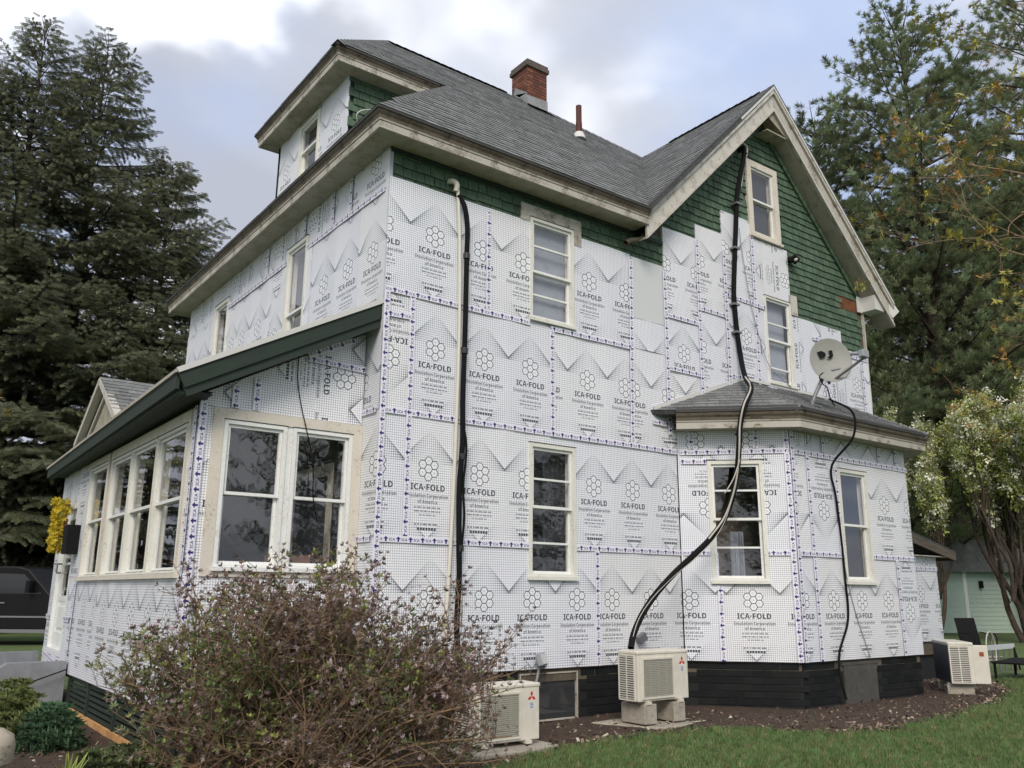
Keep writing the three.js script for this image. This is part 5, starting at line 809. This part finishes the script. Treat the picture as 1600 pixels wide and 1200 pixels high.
function leafyShrub(name, label, pos, rad, n, col, leaf) {
  const t = thing(name, label, 'shrub', pos), l = [], c = [], st = [];
  for (let k = 0; k < n; k++) { const a = rr(0, 6.28), e = rr(0, 1), r = Math.pow(R(), 0.4), p = V(Math.cos(a) * Math.cos(e * 1.3) * rad[0] * r, 0.04 + Math.sin(e * 1.3) * rad[1] * r, Math.sin(a) * Math.cos(e * 1.3) * rad[2] * r); l.push(mtx(p, qTo(p.clone().add(V(0, 0.15, 0))), rr(0.7, 1.3))); const f = rr(0.6, 1.35); c.push(tint(col[0] * f, col[1] * f, col[2] * f)); if (k % 6 === 0) st.push(limb([V(0, 0, 0), p.clone().multiplyScalar(0.5).add(V(0, 0.03, 0)), p], 0.006, 0.002, 4)); }
  obj('stems', st, barkDark, t); inst('leaves', leaf, leafMat(1, 1, 1, 0.2), l, t, c); return t;
}
R = mulberry(515);
const bigLeaf = blade(Array.from({ length: 8 }, (_, k) => { const u = k / 8 * 6.28, o = rr(0.8, 1.3); return [V(0, 0, 0), V(Math.cos(u) * Math.sin(o), Math.sin(u) * Math.sin(o), Math.cos(o)), rr(0.05, 0.08), rr(0.009, 0.013)]; }));
leafyShrub('evergreen_shrub', 'low dark green evergreen shrub between the pillar and the slatted skirt', [-2.14, -0.2, -2.0], [0.3, 0.42, 0.3], 420, [0.06, 0.13, 0.06], bigLeaf);
leafyShrub('evergreen_shrub', 'yellow green shrub against the grey stoop wall, behind the dark shrub', [-2.42, -0.2, -2.55], [0.36, 0.62, 0.34], 420, [0.16, 0.2, 0.06], bigLeaf);
leafyShrub('ground_shrub', 'small leafy growth below the azalea near the tan board', [-1.66, -0.24, -0.55], [0.34, 0.3, 0.3], 300, [0.09, 0.12, 0.04], bigLeaf);
leafyShrub('ground_shrub', 'small leafy growth beside the tan board, closer to the pillar', [-1.9, -0.24, -0.95], [0.25, 0.22, 0.25], 180, [0.08, 0.11, 0.04], bigLeaf);
{ const h = thing('hosta', 'variegated yellow and green hosta at the bottom edge', 'plant', [-2.22, -0.2, -0.62]); const g = [], y = []; for (let k = 0; k < 13; k++) { const a = rr(0, 6.28), t = rr(0.25, 0.9), d = V(Math.cos(a) * Math.sin(t), Math.cos(t), Math.sin(a) * Math.sin(t)); y.push([V(0, 0, 0), d, rr(0.2, 0.3), 0.018]); g.push([V(0, 0.003, 0).addScaledVector(d, 0.02), d, rr(0.17, 0.24), 0.009]); } obj('leaves', blade(y), leafMat(0.45, 0.5, 0.12), h); obj('leaf_centres', blade(g.map(([b, d, l, w]) => [b.clone().add(V(0, 0.004, 0.004)), d, l, w])), leafMat(0.1, 0.2, 0.04), h); }

// conifers
const needleMat = new THREE.MeshPhysicalMaterial({ color: 0xffffff, roughness: 0.95, specularIntensity: 0.25, transmission: 0.3, thickness: 0 });
const sprig = (() => { R = mulberry(71); const l = []; for (let k = 0; k < 46; k++) { const t = k / 46, a = k * 2.4, s = 1 - 0.3 * t; l.push([V(0, 0, 0.25 * t), V(Math.cos(a), Math.sin(a), 0.5).normalize(), 0.085 * s, 0.0125]); } return blade(l); })();
const pineTuft = (() => { R = mulberry(72); const l = []; for (let k = 0; k < 46; k++) { const a = k * 2.4, o = rr(0.15, 1.15); l.push([V(0, 0, rr(0, 0.13)), V(Math.cos(a) * Math.sin(o), Math.sin(a) * Math.sin(o), Math.cos(o)), rr(0.14, 0.24), 0.0085]); } return blade(l); })();
function spruce(label, base, height, radius, seed, { low = 0.06, tone = [0.165, 0.18, 0.108], dens = 1.0, droop = 0.36, cat = 'spruce tree' } = {}) {
  R = mulberry(seed); const t = thing('spruce_tree', label, cat, base, 0, 'conifers behind the house'), wood = [], l = [], c = [];
  obj('trunk', limb([V(0, -0.3, 0), V(0.05, height * 0.4, 0.03), V(0, height * 0.98, 0)], height * 0.019, 0.015, 10), barkDark, t);
  for (let y = height * low; y < height * 0.985;) {
    const k = y / height, L = radius * Math.pow(1 - k, 0.8) * rr(0.75, 1.12) + 0.2, a = rr(0, 6.28), up = lerp(-0.12, 0.5, k), d = V(Math.cos(a), 0, Math.sin(a)), side = V(-d.z, 0, d.x);
    const P = (s) => d.clone().multiplyScalar(L * s).add(V(0, y + L * (up * s - droop * s * s * (1 - k) + 0.16 * s ** 3), 0));
    wood.push(limb([P(0), P(0.35), P(0.7), P(1)], 0.012 + 0.012 * L, 0.006, 4));
    for (let s = 0.2; s <= 1.0; s += 0.19 / L / dens + 0.012) for (const sd of [-1, 1]) {
      const p = P(s), l2 = (0.42 * L * (1.08 - s) + 0.18) * rr(0.6, 1.1), dd = d.clone().multiplyScalar(0.72).addScaledVector(side, sd * rr(0.5, 0.95)).add(V(0, rr(-0.30, 0.06), 0)).normalize();
      for (let q = 0.1; q < l2; q += 0.2 / dens) { const e = dd.clone().add(V(rr(-0.35, 0.35), rr(-0.45, 0.1), rr(-0.35, 0.35))).normalize(), f = rr(0.55, 1.45), bl = R() * 0.3; l.push(mtx(p.clone().addScaledVector(dd, q).add(V(0, -0.1 * q * q, 0)), qTo(e), rr(0.8, 1.35))); c.push(tint(tone[0] * f, tone[1] * f, tone[2] * f * (0.85 + bl))); }
    }
    y += rr(0.03, 0.085) * (1.35 - 0.5 * k) * (height / 15) / dens;
  }
  obj('branches', wood, barkDark, t); inst('crown', sprig, needleMat, l, t, c); return t;
}
function pine(label, base, height, radius, seed, { low = 0.12, tone = [0.22, 0.285, 0.16], dens = 1 } = {}) {
  R = mulberry(seed); const t = thing('pine_tree', label, 'pine tree', base, 0, 'conifers behind the house'), wood = [], l = [], c = [];
  obj('trunk', limb([V(0, -0.3, 0), V(0.1, height * 0.5, -0.08), V(-0.05, height * 0.97, 0)], height * 0.018, 0.02, 10), barkDark, t);
  for (let y = height * low; y < height * 0.97;) {
    const k = y / height, L = radius * (k < 0.35 ? lerp(0.8, 1, k / 0.35) : Math.pow(1 - (k - 0.35) / 0.65, 0.62)) * rr(0.6, 1.15) + 0.2, a = rr(0, 6.28), up = lerp(-0.05, 0.75, k), d = V(Math.cos(a), 0, Math.sin(a)), side = V(-d.z, 0, d.x);
    const P = (s) => d.clone().multiplyScalar(L * s).add(V(0, y + L * (up * s - 0.14 * s * s + 0.18 * s ** 3), 0));
    wood.push(limb([P(0), P(0.35), P(0.7), P(1)], 0.014 + 0.014 * L, 0.008, 4));
    for (let s = 0.3; s <= 1.0; s += 0.30 / L / dens + 0.02) for (const sd of [-1, 1]) {
      const p = P(s), l2 = (0.36 * L * (1.1 - s) + 0.25) * rr(0.6, 1.15), dd = d.clone().multiplyScalar(0.6).addScaledVector(side, sd * rr(0.4, 1)).add(V(0, rr(-0.05, 0.4), 0)).normalize();
      wood.push(limb([p, p.clone().addScaledVector(dd, l2)], 0.008, 0.004, 3));
      for (let q = 0.18; q < l2 + 0.1; q += 0.2 / dens) { const e = dd.clone().add(V(rr(-0.6, 0.6), rr(-0.1, 0.8), rr(-0.6, 0.6))).normalize(), f = rr(0.6, 1.45), ye = R() * 0.2; l.push(mtx(p.clone().addScaledVector(dd, q).add(V(rr(-0.1, 0.1), rr(-0.06, 0.1), rr(-0.1, 0.1))), qTo(e), rr(0.8, 1.4))); c.push(tint(tone[0] * f * (1 + ye), tone[1] * f, tone[2] * f)); }
    }
    y += rr(0.03, 0.1) * (height / 15) / dens;
  }
  obj('branches', wood, barkDark, t); inst('crown', pineTuft, needleMat, l, t, c); return t;
}
const fwd = V(0.597, 0, -0.802), rgt = V(0.802, 0, 0.597);
const at = (depth, side) => { const p = V(-3.724, 0, 7.13).addScaledVector(fwd, depth).addScaledVector(rgt, side); return [p.x, -0.2, p.z]; }; // metres ahead of and beside the viewpoint
spruce('tall blue green spruce with its tip highest, left behind the porch', at(31, -19.6), 24.6, 8.0, 301, { low: 0.07 });
spruce('broad spruce with a blunt top right beside the house front', at(33, -18.0), 25.4, 9.2, 302, { low: 0.06 });
spruce('lower spruce behind the porch roof and upper front wall', at(34, -15.0), 20.0, 8.2, 303, { low: 0.08 });
spruce('dark spruce at the left edge behind the truck', at(36, -25), 22.0, 7.0, 304, { low: 0.05, dens: 0.8 });
spruce('spruce standing left of the others, mirrored in the porch front windows', at(27, -26), 19.0, 5.6, 305, { low: 0.05, dens: 0.7 });
spruce('far left spruce of the row, mirrored in the porch door', at(24, -31), 18.0, 5.6, 306, { low: 0.05, dens: 0.7 });
pine('tall pine with an open feathery crown right behind the gable', at(32, 16.6), 26.0, 6.6, 311, { dens: 0.85 });
pine('tallest pine at the right edge', at(33, 23.2), 30.5, 6.6, 312, { low: 0.2, dens: 0.85 });
pine('lower dense pine between the gable eave and the tall pines', at(36, 19.0), 19.5, 6.4, 313, { tone: [0.16, 0.215, 0.12], dens: 0.85 });
pine('pine filling the right edge behind the blossom tree', at(38, 25.5), 20.5, 6.8, 314, { tone: [0.165, 0.22, 0.12], dens: 0.85 });
pine('pine just right of the gable corner with its top below the peak', at(33, 13.0), 22.0, 5.6, 315, { tone: [0.19, 0.25, 0.14], dens: 0.85 });

function deciduous(name, label, cat, base, height, seed, { spread = 0.5, stems = 1, leaf, leafM, colors, perTip = 3, levels = 4, scale = 1, barkM = barkGrey, group, gap = 0, tipSize = [0.7, 1.3], tropism = 0.25, r0 = 0.02, prune, kids = [3, 4], leafName = 'crown', limbs = null } = {}) {
  R = mulberry(seed); const t = thing(name, label, cat, base, 0, group), wood = [], l = [], c = [];
  const grow = (p, d, len, r, lv) => {
    const side = V(rr(-1, 1), rr(-0.3, 0.5), rr(-1, 1)).multiplyScalar(0.12 * len), m = p.clone().addScaledVector(d, len * 0.5).add(side), e = p.clone().addScaledVector(d, len).add(V(0, 0.04 * len, 0));
    if (prune && prune(e, lv)) return; wood.push(limb([p, m, e], r, r * 0.58, lv > 2 ? 7 : 4));
    if (lv <= 1) for (let k = 0; k < perTip; k++) if (R() > gap) { const q = p.clone().lerp(e, rr(0.3, 1)).add(V(rr(-0.06, 0.06), rr(-0.04, 0.06), rr(-0.06, 0.06)).multiplyScalar(scale)); l.push(mtx(q, qTo(V(rr(-1, 1), rr(-0.3, 1), rr(-1, 1))), rr(...tipSize) * scale)); const cc = colors[Math.floor(R() * colors.length)], f = rr(0.7, 1.25); c.push(tint(cc[0] * f, cc[1] * f, cc[2] * f)); }
    if (lv <= 0) return;
    const n = Math.floor(rr(kids[0], kids[1] + 0.999)); for (let k = 0; k < n; k++) { const u = (k + rr(0, 0.8)) / n * 6.28, ax = V(0, 0, 0).crossVectors(d, V(0.3, 0.2, 1)).normalize(), o = rr(0.5, 1.1) * spread * 1.25, dd = d.clone().applyAxisAngle(ax, o).applyAxisAngle(d, u).add(V(0, tropism, 0)).normalize(); grow(p.clone().lerp(e, rr(0.55, 1)), dd, len * rr(0.6, 0.86), r * 0.56, lv - 1); }
  };
  if (limbs) { wood.push(limb([V(0, -0.2, 0), V(0.1, height * 0.45, 0.05), V(0.05, height, 0)], height * 0.02, 0.04, 9)); for (const [h, dx, dz, dy, len, r, lv] of limbs) grow(V(0.05, h, 0.02), V(dx, dy, dz).normalize(), len, r, lv); }
  else for (let s = 0; s < stems; s++) { const a = s / stems * 6.28 + 0.4, lean = stems > 1 ? 0.28 : 0.05; grow(V(Math.cos(a) * 0.12 * (stems > 1 ? 1 : 0), -0.2, Math.sin(a) * 0.12 * (stems > 1 ? 1 : 0)), V(Math.cos(a) * lean, 1, Math.sin(a) * lean).normalize(), height * 0.30, height * r0, levels); }
  obj('trunk', wood, barkM, t); if (l.length) inst(leafName, leaf, leafM, l, t, c); return t;
}
R = mulberry(88);
const blossom = blade(Array.from({ length: 22 }, () => { const a = rr(0, 6.28), e = rr(-0.4, 1); return [V(rr(-0.11, 0.11), rr(-0.09, 0.09), rr(-0.11, 0.11)), V(Math.cos(a), e, Math.sin(a)).normalize(), rr(0.055, 0.08), 0.022]; }));
const smallLeaf = blade(Array.from({ length: 12 }, () => { const a = rr(0, 6.28), e = rr(-0.5, 0.9); return [V(rr(-0.09, 0.09), rr(-0.07, 0.07), rr(-0.09, 0.09)), V(Math.cos(a), e, Math.sin(a)).normalize(), rr(0.06, 0.1), 0.02]; }));
const budTuft = blade(Array.from({ length: 10 }, () => { const a = rr(0, 6.28), e = rr(-0.6, 0.9); return [V(rr(-0.02, 0.02), rr(-0.02, 0.02), rr(-0.02, 0.02)), V(Math.cos(a), e, Math.sin(a)).normalize(), rr(0.03, 0.06), 0.008]; }));
const white = [[0.88, 0.88, 0.8], [0.8, 0.82, 0.62], [0.42, 0.46, 0.13], [0.36, 0.42, 0.11], [0.5, 0.52, 0.2]];
deciduous('blossom_tree', 'multi stemmed tree in white blossom beyond the rear heat pump', 'flowering tree', at(24.5, 14.5), 8.8, 402, { stems: 6, spread: 0.32, barkM: barkDark, levels: 4, leaf: blossom, leafM: leafMat(1, 1, 1, 0.2), colors: white, perTip: 5, gap: 0.15, tropism: 0.95, r0: 0.0115, tipSize: [0.8, 1.5] });
deciduous('blossom_tree', 'slender white blossom tree hidden low by the bay corner', 'flowering tree', at(26, 12.3), 8.2, 427, { stems: 4, spread: 0.26, r0: 0.010, barkM: barkDark, levels: 4, leaf: blossom, leafM: leafMat(1, 1, 1, 0.2), colors: white, perTip: 5, gap: 0.15, tropism: 1.1, tipSize: [0.8, 1.4] });
const budCol = [[0.42, 0.38, 0.06], [0.34, 0.33, 0.07], [0.36, 0.2, 0.05], [0.3, 0.26, 0.06]];
deciduous('maple_tree', 'budding maple whose bare twigs reach in from the right edge', 'tree', at(9.2, 8.3), 9.5, 503, { spread: 0.5, levels: 4, leaf: budTuft, leafM: leafMat(1, 1, 1, 0.2), colors: budCol, perTip: 3, gap: 0.5, barkM: barkTwig, tropism: 0.1, group: 'budding maples', kids: [2, 3], tipSize: [1.0, 1.9], limbs: Array.from({ length: 10 }, (_, k) => { const u = k / 10, sd = -1, o = 0.7 * Math.sin(k * 2.1); return [3.9 + 4.0 * u, sd * rgt.x + o * fwd.x, sd * rgt.z + o * fwd.z, 0.12 * Math.sin(k * 1.7) - 0.05, 1.3 + 0.5 * Math.sin(k * 3.3), 0.022, 4]; }) });
deciduous('maple_tree', 'budding maple whose twig tips show at the left edge', 'tree', at(9.5, -9.4), 8.0, 511, { spread: 0.5, levels: 4, leaf: budTuft, leafM: leafMat(1, 1, 1, 0.2), colors: budCol, perTip: 4, gap: 0.2, barkM: barkTwig, tropism: 0.1, group: 'budding maples', kids: [2, 3], tipSize: [1.0, 1.9], limbs: Array.from({ length: 4 }, (_, k) => { const u = k / 4, sd = 1, o = 0.7 * Math.sin(k * 2.1); return [3.0 + 2.2 * u, sd * rgt.x + o * fwd.x, sd * rgt.z + o * fwd.z, 0.12 * Math.sin(k * 1.7) - 0.05, 1.3 + 0.5 * Math.sin(k * 3.3), 0.022, 4]; }) });
// trees across the yard, behind the viewpoint, mirrored in the panes
deciduous('yard_tree', 'bare tree across the yard, mirrored in the bay window', 'tree', at(-9, -6.5), 12, 601, { spread: 0.55, levels: 5, leaf: smallLeaf, leafM: leafMat(1, 1, 1), colors: [[0.1, 0.13, 0.05]], perTip: 1, gap: 0.5, r0: 0.02, barkM: barkDark, group: 'trees across the yard' });
deciduous('yard_tree', 'bare tree across the yard, mirrored in the porch windows', 'tree', at(-4, -13), 12, 602, { spread: 0.6, levels: 5, leaf: smallLeaf, leafM: leafMat(1, 1, 1), colors: [[0.1, 0.13, 0.05]], perTip: 1, gap: 0.5, r0: 0.02, barkM: barkDark, group: 'trees across the yard' });

for (const [dp, sd, h, k, label] of [[4, 27, 14, 0, 'right of the lawn, mirrored in the lower side window'], [-5, 22, 13, 1, 'across the lawn, mirrored in the porch side windows'], [-13, 19, 13, 2, 'farther across the lawn, behind the mirrored pines'], [-19, 4, 10, 3, 'behind the viewpoint, mirrored in the bay window'], [-20, -8, 10, 4, 'behind the viewpoint beside the bare yard trees']]) pine('pine standing ' + label, at(dp, sd), h, 4.2, 700 + k, { dens: 0.55, low: 0.1 });

// ---------------------------------------------------------------- background
const clap = (n, w, x0, x1, y0, y1, z, m, parent, dz = 0.12) => { for (let y = y0, k = 0; y < y1 - 0.01; y += dz, k++) { const g = new THREE.BoxGeometry(x1 - x0, dz + 0.015, 0.02).translate((x0 + x1) / 2, y + dz / 2, z), p = g.attributes.position; for (let i = 0; i < p.count; i++) if (p.getZ(i) > z && p.getY(i) > y + dz / 2) p.setZ(i, z - 0.004); g.computeVertexNormals(); obj(n, metric(g), m, parent); } };
{ // neighbour's white house at the left, mostly behind the spruces
  const n = thing('neighbour_house', 'white clapboard house far behind the truck and spruces', 'house', at(44, -25), -0.64); const wm = std({ map: speck([226, 228, 230], 0.05, 0.2), roughness: 0.7 });
  obj('wall', bx(-8, 8, 0, 5.6, -4, 0), wm, n); clap('clapboard', 0, -8, 8, 0.4, 5.6, 0.02, wm, n, 0.18); obj('roof', [xf(slab([[-4.6, 5.5], [0.6, 5.5], [-2, 8.2]], -8.3, 8.3), new THREE.Matrix4().makeRotationY(-Math.PI / 2))], M.asphalts[0], n);
  for (const x of [-5, -1.5, 2, 5.5]) for (const y of [1.2, 3.7]) { obj('window_frame', ring([x, x + 1.0, y, y + 1.4], 0.08, 0.03, 0.08), M.vinyl, n); obj('window_pane', bx(x + 0.08, x + 0.92, y + 0.08, y + 1.32, 0.03, 0.05), M.darkGlass, n); }
}
{ // garage of pale green boards at the right
  const n = thing('garage', 'pale green clapboard garage behind the blossom tree', 'garage', at(31, 17.2), -0.5); const gm = std({ map: speck([176, 196, 184], 0.06, 0.4), roughness: 0.7 });
  obj('wall', bx(-2.6, 1.5, -0.2, 2.35, -4, 0), gm, n); clap('clapboard', 0, -2.6, 1.5, -0.1, 2.3, 0.02, gm, n, 0.15); obj('corner_board', [bx(1.45, 1.58, -0.2, 2.35, -0.05, 0.05), bx(-1.25, -1.12, -0.1, 2.3, 0.0, 0.05)], M.vinyl, n);
  obj('roof', xf(slab([[-3.2, 2.3], [2.1, 2.3], [-0.55, 4.0]], -4.3, 0.35), new THREE.Matrix4()), M.asphalts[0], n); obj('lamp', [bx(-0.65, -0.55, 1.75, 2.0, 0.03, 0.15)], M.blackMetal, n);
}
{ // dark shed with a stacked woodpile
  const n = thing('dark_shed', 'dark grey shed at the right edge behind the blossom trunk', 'shed', at(29, 19.8), -0.6); obj('wall', bx(-1.6, 2.4, -0.2, 2.2, -2, 0), std({ map: speck([62, 66, 70], 0.2, 0.1) }), n); obj('roof', bx(-1.9, 2.7, 2.2, 2.34, -2.2, 0.4), M.asphalts[0], n); obj('door', bx(-0.5, 0.5, -0.1, 1.9, 0.001, 0.04), std({ map: speck([84, 88, 92], 0.2, 0.3) }), n);
  const w = thing('brush_pile', 'dark pile of stacked branches behind the black table', 'brush pile', at(22, 14.2), 0); R = mulberry(901); for (let k = 0; k < 34; k++) obj('stick', rod([rr(-1.1, -0.6), rr(0.05, 0.75), rr(-0.35, 0.35)], [rr(0.6, 1.2), rr(0.05, 0.75), rr(-0.35, 0.35)], rr(0.02, 0.045), 0.02, 6), k % 6 ? barkDark : barkGrey, w);
}
{ // black car at the left
  const n = thing('sport_utility_vehicle', 'black boxy car parked at the left edge beyond the stoop', 'car', at(23, -12.7), -0.66), paint = new THREE.MeshPhysicalMaterial({ color: tint(0.004, 0.004, 0.0045), roughness: 0.45, specularIntensity: 0.5 });
  const prof = [[-2.5, 0.55], [2.35, 0.5], [2.45, 0.75], [2.4, 1.1], [2.15, 1.2], [1.15, 1.28], [0.5, 1.93], [0.25, 1.99], [-2.2, 2.0], [-2.42, 1.9], [-2.58, 1.25]];
  const body = metric(new THREE.ExtrudeGeometry(new THREE.Shape(prof.map((p) => new THREE.Vector2(p[0], p[1]))), { depth: 1.8, bevelEnabled: true, bevelSize: 0.05, bevelThickness: 0.06, bevelSegments: 3 }).translate(0, 0, -0.9)); obj('body', body, paint, n);
  obj('side_window', slab([[-0.32, 1.36], [0.92, 1.36], [0.42, 1.84], [-0.32, 1.86]], 0.955, 0.966), M.darkGlass, n); obj('side_window', slab([[-1.3, 1.36], [-0.46, 1.36], [-0.46, 1.86], [-1.3, 1.86]], 0.955, 0.966), M.darkGlass, n); obj('side_window', slab([[-2.3, 1.36], [-1.44, 1.36], [-1.44, 1.86], [-2.2, 1.86]], 0.955, 0.966), M.darkGlass, n); obj('windscreen', bar([1.12, 1.33, 0], [0.5, 1.92, 0], 1.6, 0.04), M.darkGlass, n);
  obj('wing_mirror', [bx(0.62, 0.72, 1.38, 1.68, 1.0, 1.2), bx(0.64, 0.7, 1.42, 1.46, 0.95, 1.02)], M.blackMetal, n); obj('door_handle', bx(-0.2, 0.02, 1.12, 1.15, 0.96, 0.985), M.steel, n); obj('running_board', bx(-1.3, 1.2, 0.42, 0.5, 0.9, 1.06), M.steel, n); obj('trim_strip', bx(-2.4, 2.3, 0.78, 0.82, 0.955, 0.97), M.steel, n);
  for (const x of [-1.6, 1.55]) for (const z of [-0.8, 0.8]) { const w = new THREE.Group(); w.name = 'wheel'; n.add(w); w.position.set(x, 0.38, z); obj('tyre', flat(new THREE.TorusGeometry(0.28, 0.11, 10, 28)), M.rubber, w); obj('rim', flat(new THREE.CylinderGeometry(0.2, 0.2, 0.2, 18).rotateX(Math.PI / 2)), M.steel, w); }
  for (const z of [-0.65, 0.65]) obj('headlight', bx(2.38, 2.5, 0.86, 1.05, z - 0.18, z + 0.18), M.aluminium, n);
}
{ // patio things beyond the rear heat pump
  const t = thing('patio_table', 'black metal table frame beyond the rear heat pump', 'table', at(14.3, 8.15), 0.2); obj('top', [bx(-0.35, 1.1, 0.44, 0.465, -0.3, 0.3)], M.blackMetal, t); for (const [x, z] of [[-0.3, 0.27], [1.0, 0.27], [-0.3, -0.27], [1.0, -0.27]]) obj('leg', rod([x, -0.12, z], [x, z > 0 && x < 0 ? 0.72 : 0.44, z], 0.02), M.blackMetal, t); obj('stretcher', rod([-0.3, 0.1, 0.27], [-0.75, 0.2, 0.3], 0.012), M.blackMetal, t);
  const l = thing('ladder', 'bright aluminium ladder lying on edge behind the black table', 'ladder', at(15.6, 8.5), 0.12); obj('rail', [bar([-0.9, 0.62, 0], [1.05, 0.60, 0], 0.03, 0.085)], M.aluminium, l); obj('rail', [bar([-0.6, 0.13, 0.0], [1.0, 0.11, 0], 0.03, 0.085)], M.aluminium, l); for (let k = 0; k < 6; k++) obj('rung', rod([-0.7 + k * 0.3, 0.14, 0], [-0.7 + k * 0.3, 0.6, 0], 0.014), M.steel, l);
  for (const x of [-0.75, 0.9]) obj('prop', [rod([x - 0.2, -0.15, 0.1], [x, 0.58, 0.05], 0.016), rod([x + 0.2, -0.15, 0.1], [x, 0.58, 0.05], 0.016)], M.blackMetal, l);
  const c = thing('garden_chair', 'black mesh garden chair behind the rear heat pump', 'chair', at(19.5, 10.3), -0.5); obj('seat', bx(-0.25, 0.25, 0.4, 0.43, -0.25, 0.25), M.blackMetal, c); obj('backrest', bar([0, 0.43, -0.25], [0, 1.0, -0.4], 0.48, 0.02), M.blackMetal, c); for (const [x, z] of [[-0.23, 0.23], [0.23, 0.23], [-0.23, -0.23], [0.23, -0.23]]) obj('leg', rod([x, -0.15, z], [x, 0.42, z], 0.014), M.blackMetal, c); for (const s of [-1, 1]) obj('armrest', tube([[s * 0.26, 0.42, 0.25], [s * 0.27, 0.66, 0.22], [s * 0.27, 0.68, -0.05], [s * 0.26, 0.7, -0.3]], 0.014, 14, 6), M.blackMetal, c);
  const b = thing('hoop_trellis', 'pale wire hoop standing beside the black garden chair', 'trellis', at(18, 9.75), 0.2); obj('hoop', flat(new THREE.TorusGeometry(0.36, 0.014, 6, 36).translate(0, 0.42, 0)), M.wire, b); for (let k = 0; k < 7; k++) obj('wire', rod([0, 0.42, 0], [Math.cos(k * 0.9) * 0.36, 0.42 + Math.sin(k * 0.9) * 0.36, 0], 0.006), M.steel, b);
}
renderer.render(scene, camera);
